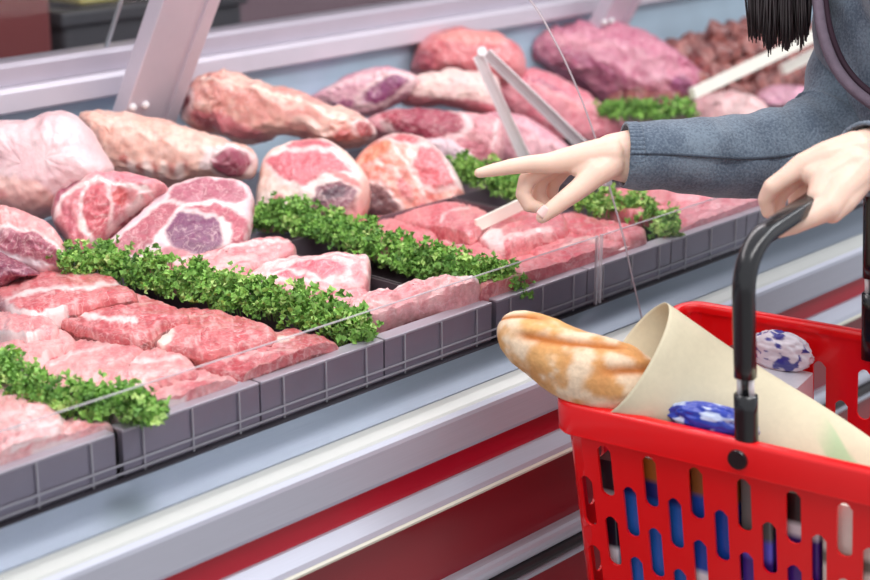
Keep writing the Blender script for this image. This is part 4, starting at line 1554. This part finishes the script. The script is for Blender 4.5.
zc = z_top - HT + .0015
carton('blue carton with a brown top behind the left slots', .022, .070, zc, .055, .078, 0.202, [(.12, (230, 232, 238)), (.24, (30, 24, 30)), (.78, (40, 100, 190)), (.86, (30, 40, 110)), (1, (176, 100, 40))])
carton('blue and white carton at the basket corner', .024, .044, zc, .045, .019, 0.187, [(.2, (40, 80, 190)), (.45, (225, 225, 232)), (.7, (24, 22, 40)), (.82, (238, 236, 240)), (1, (40, 30, 40))])
carton('royal blue carton behind the middle slots', .022, .152, zc, .060, .052, 0.207, [(.2, (24, 20, 30)), (.4, (236, 236, 240)), (.85, (28, 74, 170)), (1, (150, 90, 44))])
carton('grey and violet carton behind the handle pivot', .022, .207, zc, .055, .034, 0.212, [(.25, (235, 235, 240)), (.55, (72, 40, 140)), (.66, (110, 100, 220)), (1, (110, 108, 106))])
carton('purple carton with pale foot behind the slots', .022, .244, zc, .055, .046, 0.202, [(.18, (40, 60, 170)), (.38, (200, 200, 216)), (.78, (76, 36, 136)), (.84, (230, 226, 232)), (1, (24, 20, 22))])
carton('white carton with a blue foot behind the right slots', .022, .293, zc, .055, .060, 0.202, [(.30, (30, 80, 180)), (.66, (236, 232, 222)), (.72, (120, 118, 108)), (1, (236, 232, 222))])
carton('brown jar-like carton at the far end of the basket', .022, .356, zc, .055, .036, 0.172, [(.3, (150, 96, 40)), (.7, (120, 78, 38)), (1, (206, 160, 80))])
carton('white carton along the back wall', .228, .098, zc, .045, .075, .205, [(.5, (40, 80, 180)), (1, (232, 230, 236))])


def pouch(label, c, ax, ay, az, col1, col2, seed, name='pouch'):
    """crumpled foil pouch"""
    bm = bmesh.new()
    bmesh.ops.create_icosphere(bm, subdivisions=5, radius=1)
    V = np.array([v.co for v in bm.verts])
    F = [[v.index for v in f.verts] for f in bm.faces]
    bm.free()
    fold = np.abs(fbm(V * 1.9 + seed, 3) - .5) * 2
    V2 = V * (1 + (.5 - fold)[:, None] * .45)
    m = sstep(.58, .63, fbm(V * 2.6 + seed * 2, 2))[:, None]
    C = lin(col1) * (1 - m) + lin(col2) * m
    P = np.array([c + ax * v[0] + ay * v[1] + az * v[2] for v in V2])
    o = mesh_obj(name, P, F, M['pack'], None, True, C)
    return tag(o, label, 'pouch', 'shopping inside the red basket')


ex, ey, ez = BR @ np.array([1., 0, 0]), BR @ np.array([0, -1., 0]), BR @ np.array([0, 0, 1.])
pouch('crumpled blue foil pouch beside the left handle socket', BK(.029, .176, .000), ex * .012, ey * .042, ez * .016, (34, 62, 176), (200, 212, 240), 3)
pouch('white and blue pouch tucked under the paper near the back wall', BK(.268, .135, -.030), ex * .012, ey * .034, ez * .020, (232, 226, 236), (60, 60, 150), 8)

# baguette in its paper sleeve
bg = empty('baguette', D(600, 390, 1.72), 'crusty floury baguette sticking out of its paper sleeve over the basket corner', 'baguette')
ctl = np.array([(504, 324, 1.787, 8), (509, 327, 1.783, 17), (520, 334, 1.777, 24.5), (541, 347, 1.767, 30), (568, 362, 1.755, 33.5), (600, 374, 1.741, 36), (628, 382, 1.736, 33.5), (650, 388, 1.746, 25), (664, 392, 1.752, 15), (670, 394, 1.754, 5)])
S = spline(ctl, 90)
path = np.array([D(x, y, d) for x, y, d, r in S])
rad = np.array([1.05 * r * d / FPX for x, y, d, r in S])
nseg = 72
pathl, T = frames(list(path))
V, C = [], []
for i in range(len(path)):
    t = T[i]
    s = unit(np.cross(t, UP))
    if s @ FW > 0:
        s = -s                       # side towards the camera
    u = unit(np.cross(s, t))
    if u @ UP < 0:
        u = -u
    for k in range(nseg):
        a = 2 * math.pi * k / nseg   # 0 = towards camera, 90deg = up
        d = s * math.cos(a) + u * math.sin(a)
        q = path[i] + d * rad[i]
        f = fbm(np.array([[q[0] * 28, q[1] * 28, q[2] * 28]]), 4)[0]
        # slashes: long diagonal scores along the top
        ph = i / len(path) * 3.2
        ang = math.degrees(a) if a < math.pi else math.degrees(a) - 360
        cut = 0
        for j in range(4):
            cc = 20 + (ph - j) * 55
            if -.35 < ph - j < 1.1:
                cut = max(cut, math.exp(-((ang - cc) / 11) ** 2) * sstep(-.35, 0, np.array([ph - j]))[0] * sstep(1.1, .8, np.array([ph - j]))[0])
        V.append(path[i] + d * rad[i] * (1 + (f - .5) * .20 - cut * .13))
        crust = lin((196, 128, 74)) * (1 - f) + lin((238, 190, 128)) * f
        fl = float(sstep(.42, .62, fbm(np.array([[q[0] * 42 + 5, q[1] * 42, q[2] * 42]]), 3))[0]) * .8
        crust = crust * (1 - fl) + lin((242, 222, 196)) * fl
        crust = crust * (1 - cut) + lin((178, 104, 48)) * cut
        C.append(crust)
F = []
for i in range(len(path) - 1):
    for k in range(nseg):
        k2 = (k + 1) % nseg
        F.append((i * nseg + k, i * nseg + k2, (i + 1) * nseg + k2, (i + 1) * nseg + k))
F.append(tuple(range(nseg)))
F.append(tuple((len(path) - 1) * nseg + k for k in range(nseg)))
o = mesh_obj('crust', V, F, M['bread'], bg, True, np.array(C))

# paper sleeve: a flattened cone of paper, open on the left
st = [  # top px, bottom px, depth, half thickness
    ((661, 304), (603, 416), 1.735, .044), ((690, 322), (640, 432), 1.728, .038), ((730, 349), (690, 450), 1.728, .034), ((780, 381), (745, 470), 1.705, .030), ((830, 412), (800, 488), 1.672, .024), ((872, 440), (850, 500), 1.645, .016), ((905, 462), (895, 500), 1.622, .006)]
rows = []
for (tx, ty), (bx, by), d, th in st:
    rows.append((tx, ty, bx, by, d, th))
rows = spline(rows, 60)
V, C, F = [], [], []
ns = 64
AXS = unit(D(700, 375, 1.71) - D(640, 362, 1.735))
for i, (tx, ty, bx, by, d, th) in enumerate(rows):
    a_, b_ = D(tx, ty, d + .012), D(bx, by, d - .012)
    c_, w_ = (a_ + b_) / 2, (a_ - b_) / 2
    nrm = unit(-FW * 1.0 + UP * .25)
    for k in range(ns):
        a = 2 * math.pi * k / ns
        ca, sa = math.cos(a), math.sin(a)
        sq = math.copysign(abs(sa) ** .8, sa)
        p = c_ + w_ * ca + nrm * th * sq
        crn = (fbm(np.array([[p[0] * 14, p[1] * 14, p[2] * 14]]), 3)[0] - .5) * .006
        p = p + AXS * (.018 * sa if sa > 0 else .020 * sa) * math.exp(-(i / 9.0) ** 2)     # the near lip is cut back, the far lip stands out
        V.append(p + nrm * crn)
        u_, v_ = i / 59, (1 - ca) / 2
        col = lin((218, 208, 180))
        g = float(sstep(.06, .0, np.array([abs(v_ - .42 - .3 * math.sin(u_ * 9)) - .14]))[0]) * float(sstep(.62, .72, np.array([u_]))[0]) * float(sstep(.98, .9, np.array([u_]))[0]) if sa > 0 else 0
        col = col * (1 - g * .65) + lin((150, 196, 146)) * g * .65
        br = float(sstep(.5, .62, fbm(np.array([[u_ * 14, v_ * 7, 2.]]), 3))[0]) * float(sstep(.45, .55, np.array([u_]))[0]) * float(sstep(.5, .7, np.array([v_]))[0]) * float(sstep(.9, .8, np.array([u_]))[0]) if sa > 0 else 0
        col = col * (1 - br * .5) + lin((196, 168, 128)) * br * .5
        C.append(col)
for i in range(59):
    for k in range(ns):
        k2 = (k + 1) % ns
        F.append((i * ns + k, i * ns + k2, (i + 1) * ns + k2, (i + 1) * ns + k))
o = mesh_obj('paper_sleeve', V, F, M['paper'], None, True, np.array(C))
tag(o, 'cream paper sleeve with faint green print around the baguette', 'paper sleeve')
so = o.modifiers.new('thick', 'SOLIDIFY')
so.thickness = .0008
so.offset = 0


# ------------------------------------------------------------------ the person
def sph_pts(c, r, n=10):
    P = []
    for i in range(n + 1):
        th = math.pi * i / n
        for k in range(1 if i in (0, n) else 2 * n):
            ph = math.pi * k / n
            P.append(c + r * np.array([math.sin(th) * math.cos(ph), math.sin(th) * math.sin(ph), math.cos(th)]))
    return P


def capsules(segs):
    bm = bmesh.new()
    for (a, ra, b, rb_) in segs:
        vs = [bm.verts.new(Vector(p)) for p in sph_pts(np.asarray(a, float), ra) + sph_pts(np.asarray(b, float), rb_)]
        r = bmesh.ops.convex_hull(bm, input=vs)
        dead = [e for e in r['geom_interior'] if isinstance(e, bmesh.types.BMVert)] + [e for e in r['geom_unused'] if isinstance(e, bmesh.types.BMVert)]
        bmesh.ops.delete(bm, geom=list(set(dead)), context='VERTS')
    return bm


def chain(*nodes):
    return [(a[0], a[1], b[0], b[1]) for a, b in zip(nodes, nodes[1:])]


def remeshed(bm, voxel, smooth=4, sfac=.5):
    me = bpy.data.meshes.new('tmp')
    bmesh.ops.recalc_face_normals(bm, faces=bm.faces)
    bm.to_mesh(me)
    bm.free()
    o = bpy.data.objects.new('tmp', me)
    COL.objects.link(o)
    r = o.modifiers.new('r', 'REMESH')
    r.mode = 'VOXEL'
    r.voxel_size = voxel
    s = o.modifiers.new('s', 'SMOOTH')
    s.factor = sfac
    s.iterations = smooth
    dg = bpy.context.evaluated_depsgraph_get()
    out = bpy.data.meshes.new_from_object(o.evaluated_get(dg))
    bpy.data.objects.remove(o)
    return out


def px(x, y, d):
    return D(x, y, d)


# right hand, pointing
d0 = 1.87
RH = []
wr = px(632, 158, d0 + .012)
wr2 = px(660, 158, d0 + .02)
RH += chain((px(640, 150, d0 + .012), .0245), (px(612, 153, d0 + .010), .0215))
RH += chain((px(640, 166, d0 + .012), .0225), (px(612, 160, d0 + .010), .021))
mcp = {'i': (px(551, 163, d0 - .008), .0115), 'm': (px(552, 162, d0 + .013), .0115), 'r': (px(558, 163, d0 + .032), .011), 'p': (px(566, 166, d0 + .047), .010)}
for k in mcp:
    RH += chain((px(608, 154 if k in 'im' else 158, d0 + {'i': -.002, 'm': .008, 'r': .018, 'p': .026}[k]), .0195), (px(585, 157 if k in 'im' else 161, d0 + {'i': -.005, 'm': .010, 'r': .024, 'p': .036}[k]), .0165), mcp[k])
RH += chain(mcp['i'], mcp['m'])
RH += chain(mcp['m'], mcp['r'])
RH += chain(mcp['r'], mcp['p'])
# index
RH += chain(mcp['i'], (px(530, 164, d0 - .010), .0098), (px(512, 166.5, d0 - .012), .0088), (px(494, 170, d0 - .012), .0074), (px(479, 173.0, d0 - .012), .0055))
# middle: bends down at the second joint and folds back to the palm
RH += chain(mcp['m'], (px(527, 180, d0 + .010), .0098), (px(523, 194, d0 + .010), .0086), (px(529, 205, d0 + .010), .0082), (px(540, 208, d0 + .012), .0066))
RH += chain(mcp['r'], (px(540, 180, d0 + .030), .0094), (px(538, 194, d0 + .030), .0082), (px(544, 204, d0 + .030), .0078), (px(553, 207, d0 + .031), .0064))
RH += chain(mcp['p'], (px(553, 183, d0 + .046), .0084), (px(551, 195, d0 + .046), .0074), (px(556, 203, d0 + .046), .0068), (px(563, 205, d0 + .046), .0056))
# thumb
RH += chain((px(610, 163, d0 - .002), .018), (px(596, 173, d0 - .014), .0150), (px(580, 188, d0 - .020), .0118), (px(564, 200, d0 - .024), .0102), (px(551, 210, d0 - .024), .0090), (px(542, 217.5, d0 - .024), .0068))
RH += chain((px(592, 166, d0 - .010), .013), (px(577, 169, d0 - .008), .009))
hand_r = remeshed(capsules(RH), .0014, 5)

# left hand, closed round the handle
d1 = 1.655
LH = []
LH += chain((px(884, 150, d1 + .035), .026), (px(858, 156, d1 + .022), .0245))
LH += chain((px(886, 172, d1 + .03), .024), (px(858, 172, d1 + .018), .0225))
lm = {'i': (px(802, 165, d1 + .012), .0115), 'm': (px(806, 170, d1 + .034), .0115), 'r': (px(814, 176, d1 + .052), .011), 'p': (px(824, 182, d1 + .066), .010)}
LH += chain((px(855, 152, d1 + .018), .021), (px(828, 157, d1 + .012), .0165), lm['i'])
LH += chain((px(855, 158, d1 + .026), .021), (px(830, 163, d1 + .030), .0165), lm['m'])
LH += chain((px(855, 164, d1 + .034), .020), (px(832, 169, d1 + .046), .0155), lm['r'])
LH += chain((px(855, 172, d1 + .038), .019), (px(836, 176, d1 + .058), .0145), lm['p'])
LH += chain(lm['i'], lm['m'], lm['r'], lm['p'])
# index over the bar and down its far side
LH += chain(lm['i'], (px(786, 177, d1 + .012), .0098), (px(772, 187, d1 + .014), .0092), (px(766, 199, d1 + .022), .0082), (px(768, 212, d1 + .028), .0066))
LH += chain(lm['m'], (px(792, 182, d1 + .030), .0094), (px(781, 192, d1 + .034), .0088), (px(777, 204, d1 + .040), .008), (px(780, 214, d1 + .042), .0066))
LH += chain(lm['r'], (px(803, 186, d1 + .050), .0092), (px(796, 197, d1 + .056), .0084), (px(796, 210, d1 + .056), .0076), (px(800, 218, d1 + .052), .0064))
LH += chain(lm['p'], (px(817, 190, d1 + .066), .0084), (px(812, 200, d1 + .070), .0076), (px(812, 209, d1 + .068), .0068), (px(816, 215, d1 + .062), .0058))
# back of hand towards the thumb side
LH += chain((px(858, 168, d1 + .012), .022), (px(838, 190, d1 - .004), .0180), (px(827, 207, d1 - .014), .0140), (px(810, 217, d1 - .018), .0108), (px(794, 225, d1 - .018), .0092), (px(780, 231, d1 - .014), .0068))
LH += chain((px(850, 165, d1 + .010), .021), (px(826, 178, d1 + .002), .0155), (px(818, 196, d1 - .008), .011))
LH += chain((px(835, 165, d1 + .010), .017), (px(812, 174, d1 + .006), .0115))
LH += chain((px(856, 178, d1 + .010), .018), (px(842, 200, d1 - .004), .0145), (px(832, 213, d1 - .010), .0105))
hand_l = remeshed(capsules(LH), .0014, 5)

# the rest of the body, mostly under clothes
fac = unit((-.62, .55, 0))                # facing the counter and along it, to the left of the picture
fac = unit(-RT * .80 + FH * .35)
lat = np.cross(ZZ, fac)                   # towards her left
hip = np.array([1.98, 0.80, 0.0])
sh_r, sh_l = px(880, -70, 2.05), px(1000, -55, 1.82)
chest = (sh_r + sh_l) / 2
neck = chest + np.array([0, 0, .05]) + fac * .02
head = px(822, -250, 1.95)
hip_c = np.array([chest[0], chest[1], .84]) - fac * .16
elb_r, elb_l = px(838, 142, 1.985), px(985, 170, 1.74)
BD = []
BD += chain((hip_c - lat * .07, .115), (hip_c + lat * .07, .115))
waist = hip_c * .5 + chest * .5
BD += chain((hip_c, .12), (waist, .10), (chest - np.array([0, 0, .07]), .115))
BD += chain((sh_r - lat * 0 - np.array([0, 0, .04]), .05), (sh_l - np.array([0, 0, .04]), .05))
BD += chain((chest, .06), (neck, .052), (head - np.array([0, 0, .08]), .05), (head, .085))
BD += chain((head + np.array([0, 0, .02]) - fac * .015, .092), (head - np.array([0, 0, .07]) + fac * .035, .05))
BD += chain((head + fac * .085 - np.array([0, 0, .015]), .012), (head + fac * .105 - np.array([0, 0, .035]), .011))
for s in (-1, 1):
    BD += chain((head + lat * s * .088, .012), (head + lat * s * .09 - np.array([0, 0, .03]), .010))
BD += chain((sh_r, .048), (elb_r, .038), (px(720, 158, 1.92), .031), (px(640, 158, d0 + .014), .023))
BD += chain((sh_l, .048), (elb_l, .038), (px(884, 160, d1 + .034), .025))
feet = []
for s in (-1, 1):
    h = hip_c + lat * .085 * s
    kn = np.array([h[0], h[1], .46]) + fac * .03
    an = np.array([h[0], h[1], .085]) + fac * .0
    BD += chain((h, .09), (kn, .055), (an, .04), (an + fac * .13 - np.array([0, 0, .045]), .03))
    feet.append((h, kn, an))
rest = remeshed(capsules(BD), .006, 4)

person = empty('person', (hip_c[0], hip_c[1], 0), 'person in a grey blue knit cardigan pointing at the meat and holding a basket', 'person')
bm = bmesh.new()
for m_ in (hand_r, hand_l, rest):
    bm.from_mesh(m_)
bo = bm_obj('body', bm, M['skin'], person, True)


def nail(c, dirv, nrm, w, l):
    dirv = unit(dirv)
    nrm = unit(nrm - dirv * (nrm @ dirv))
    s = np.cross(dirv, nrm)
    V, F = [], []
    nx, ny = 8, 8
    for i in range(nx + 1):
        for j in range(ny + 1):
            u, v = i / nx * 2 - 1, j / ny * 2 - 1
            r = math.sqrt(max(0, 1 - .25 * v * v))
            V.append(c + s * w * u * r + dirv * l * v + nrm * (.0012 - .0022 * u * u))
    for i in range(nx):
        for j in range(ny):
            a = i * (ny + 1) + j
            F.append((a, a + 1, a + ny + 2, a + ny + 1))
    o = mesh_obj('fingernail', V, F, M['nail'], person, True)
    s_ = o.modifiers.new('t', 'SOLIDIFY')
    s_.thickness = .0008


tip = px(543, 213, d0 - .024)
td = px(540, 216, d0 - .024) - px(552, 204, d0 - .024)
nail(tip - FW * .0066 + UP * .001, td, -FW, .0052, .0062)


# sleeves
def sleeve(name, ctl_, parent, wr_amp, seed, nseg=72, n=110):
    S_ = spline(ctl_, n)
    path = [S_[i, :3] for i in range(n)]
    rad = [(S_[i, 3], S_[i, 4]) for i in range(n)]

    def disp(t, a, p):
        w = math.sin(t * 62 + 2.2 * math.sin(a + seed) + seed) * wr_amp * max(0, min(1, (t - .25) * 2.2))
        w += (vnoise(np.array([[p[0] * 30 + seed, p[1] * 30, p[2] * 30]]))[0] - .5) * .006
        w += math.cos(a * 36) * .00035
        return w
    V, F = loft(path, rad, up=UP, nseg=nseg, disp=disp, caps=False)
    o = mesh_obj(name, V, F, M['knit'], parent, True)
    s_ = o.modifiers.new('t', 'SOLIDIFY')
    s_.thickness = .003
    s_.offset = 0
    return path, rad


cu = lambda x, y, d, a, b: (*px(x, y, d), a, b)
sl_r = [cu(624, 155, 1.884, .036, .0335), cu(640, 155.5, 1.886, .037, .0352), cu(680, 156, 1.90, .041, .0405), (*px(725, 157, 1.925), .045, .0462), (*px(770, 154, 1.95), .047, .0500), (*px(815, 143, 1.975), .050, .054), (*px(842, 118, 1.995), .053, .055), (*px(862, 50, 2.02), .056, .056), (*px(880, -60, 2.045), .060, .060)]
pth_r, rad_r = sleeve('cardigan_sleeve', sl_r, person, .0022, 1.0)
sl_l = [cu(861, 158, d1 + .020, .036, .0335), cu(880, 160, d1 + .034, .038, .037), cu(930, 165, d1 + .06, .044, .045), cu(985, 168, 1.74, .05, .05), cu(998, 70, 1.78, .053, .053), cu(1000, -50, 1.82, .058, .058)]
pth_l, rad_l = sleeve('cardigan_sleeve', sl_l, person, .0018, 4.0)


def cuff(path, rad, k0, k1):
    V, F = [], []
    P, T = frames(path[k0:k1])
    nseg = 180
    for i, p in enumerate(P):
        s = unit(np.cross(T[i], UP))
        u = np.cross(s, T[i])
        ra, rb_ = rad[k0 + i]
        for k in range(nseg):
            a = 2 * math.pi * k / nseg
            r = 1.035 + .018 * math.cos(a * 45)
            V.append(p + s * ra * r * math.cos(a) + u * rb_ * r * math.sin(a))
    for i in range(len(P) - 1):
        for k in range(nseg):
            k2 = (k + 1) % nseg
            F.append((i * nseg + k, (i + 1) * nseg + k, (i + 1) * nseg + k2, i * nseg + k2))
    o = mesh_obj('ribbed_cuff', V, F, M['knit'], person, True)
    s_ = o.modifiers.new('t', 'SOLIDIFY')
    s_.thickness = .003
    s_.offset = 0


cuff(pth_r, rad_r, 0, 12)
cuff(pth_l, rad_l, 0, 10)
# seam along the near side of the right sleeve
seam = []
P, T = frames(pth_r)
for i in range(1, 84):
    s = unit(np.cross(T[i], UP))
    u = np.cross(s, T[i])
    if s @ FW > 0:
        s = -s
    a = math.radians(-4 + 2 * math.sin(i * .12))
    seam.append(P[i] + (s * math.cos(a) * rad_r[i][0] + u * math.sin(a) * rad_r[i][1]) * 1.055)
V, F = loft(seam, [(.0016, .0016)] * len(seam), up=UP, nseg=8)
mesh_obj('sleeve_seam', V, F, M['knit_dark'], person, True)

# cardigan body
CB = []
cz = np.array([0, 0, 1.0])
CB += chain((sh_r - cz * .05, .064), (sh_l - cz * .05, .064))
CB += chain((px(893, 10, 1.96), .078), (px(950, 20, 1.90), .085))
CB += chain((px(895, -60, 1.98), .07), (px(893, 10, 1.96), .078), (px(910, 90, 1.95), .075))
CB += chain((chest - cz * .10 + fac * .02, .115), (waist, .118), (hip_c, .135), (hip_c - cz * .06, .135))
CB += chain((hip_c - lat * .08, .125), (hip_c + lat * .08, .125))
CB += chain((chest - fac * .03 + lat * .10 - cz * .02, .10), (chest - fac * .02 - lat * .08 - cz * .02, .10))
CB += chain((sh_l - cz * .02, .074), (px(995, 40, 1.79), .068))
CB += chain((chest - fac * .02, .09), (neck - cz * .03 - fac * .01, .066))
CB += chain((waist, .118), (chest - cz * .07, .130))
CB += chain((chest - cz * .07, .130), (chest - cz * .01, .075))
cb = remeshed(capsules(CB), .006, 8)
o = bpy.data.objects.new('cardigan_body', cb)
cb.materials.clear()
cb.materials.append(M['knit'])
cb.polygons.foreach_set('use_smooth', [True] * len(cb.polygons))
link(o, person)
# trousers and shoes
TR = []
for h, kn, an in feet:
    TR += chain((h, .105), (kn, .075), (an + cz * .03, .06))
tr = remeshed(capsules(TR), .008, 4)
o = bpy.data.objects.new('trousers', tr)
tr.materials.clear()
tr.materials.append(M['denim'])
tr.polygons.foreach_set('use_smooth', [True] * len(tr.polygons))
link(o, person)
for h, kn, an in feet:
    bm = capsules(chain((np.array([an[0], an[1], .05]), .049), (np.array([an[0], an[1], .042]) + fac * .13, .04), (np.array([an[0], an[1], .034]) + fac * .18, .033)))
    me = remeshed(bm, .005, 4)
    for v in me.vertices:
        v.co.z = max(v.co.z, .001)
    o = bpy.data.objects.new('shoe', me)
    me.materials.clear()
    me.materials.append(M['shoe'])
    me.polygons.foreach_set('use_smooth', [True] * len(me.polygons))
    link(o, person)

# front edge bands of the cardigan
bp = [(815, -30, 1.90), (818, 5, 1.895), (823, 35, 1.89), (834, 64, 1.885), (850, 86, 1.875), (872, 104, 1.865), (900, 122, 1.855)]
band = spline([px(*q) for q in bp], 50)
V, F = loft(list(band), [(.006, .0075)] * 50, up=unit(-FW), nseg=14, sq=2.6)
mesh_obj('cardigan_band', [tuple(np.array(v)) for v in V], F, M['band'], person, True)
band2 = spline([px(x + 7, y - 5, d + .004) for x, y, d in bp], 50)
V, F = loft(list(band2), [(.004, .004)] * 50, up=unit(-FW), nseg=10)
mesh_obj('cardigan_lining', V, F, M['lining'], person, True)

# hair: strands hanging forward from the head
rr = np.random.RandomState(11)
V, F = [], []
for i in range(520):
    u = rr.rand()
    endx = 748 + 62 * u
    dd_ = 1.90 + .07 * rr.rand()
    endy = 24 + 16 * math.sin(u * 3.1) ** .7 + rr.normal() * 6 + 5 * math.sin(u * 23)
    e = px(endx, endy, dd_)
    a0 = rr.rand() * 6.28
    root_p = head + np.array([0, 0, .03]) + (fac * math.cos(a0) * .5 + lat * math.sin(a0)) * .085 - fac * .0
    mid_ = px(755 + 62 * u + rr.normal() * 4, -110, dd_)
    pts_ = spline([root_p, mid_, px(endx + rr.normal() * 2.5, (endy - 110) / 2, dd_), e], 12)
    Vs, Fs = loft(list(pts_), [(.0028 * (1 - .75 * (k / 11) ** 3), .0016 * (1 - .75 * (k / 11) ** 3)) for k in range(12)], up=unit(FW + RT * rr.normal() * .5), nseg=5)
    b0 = len(V)
    V += Vs
    F += [tuple(b0 + q for q in f) for f in Fs]
for c_, r_ in ((head + cz * .035 - fac * .02, .105),):
    bm = bmesh.new()
    bmesh.ops.create_icosphere(bm, subdivisions=4, radius=r_)
    b0 = len(V)
    keep = {}
    for v in bm.verts:
        keep[v.index] = len(V)
        V.append(c_ + np.array(v.co))
    for f in bm.faces:
        cc = np.array(f.calc_center_median())
        if not (cc @ fac > .045 and cc[2] < .06):
            F.append(tuple(keep[v.index] for v in f.verts))
    bm.free()
mesh_obj('hair', V, F, M['hair'], person, True)
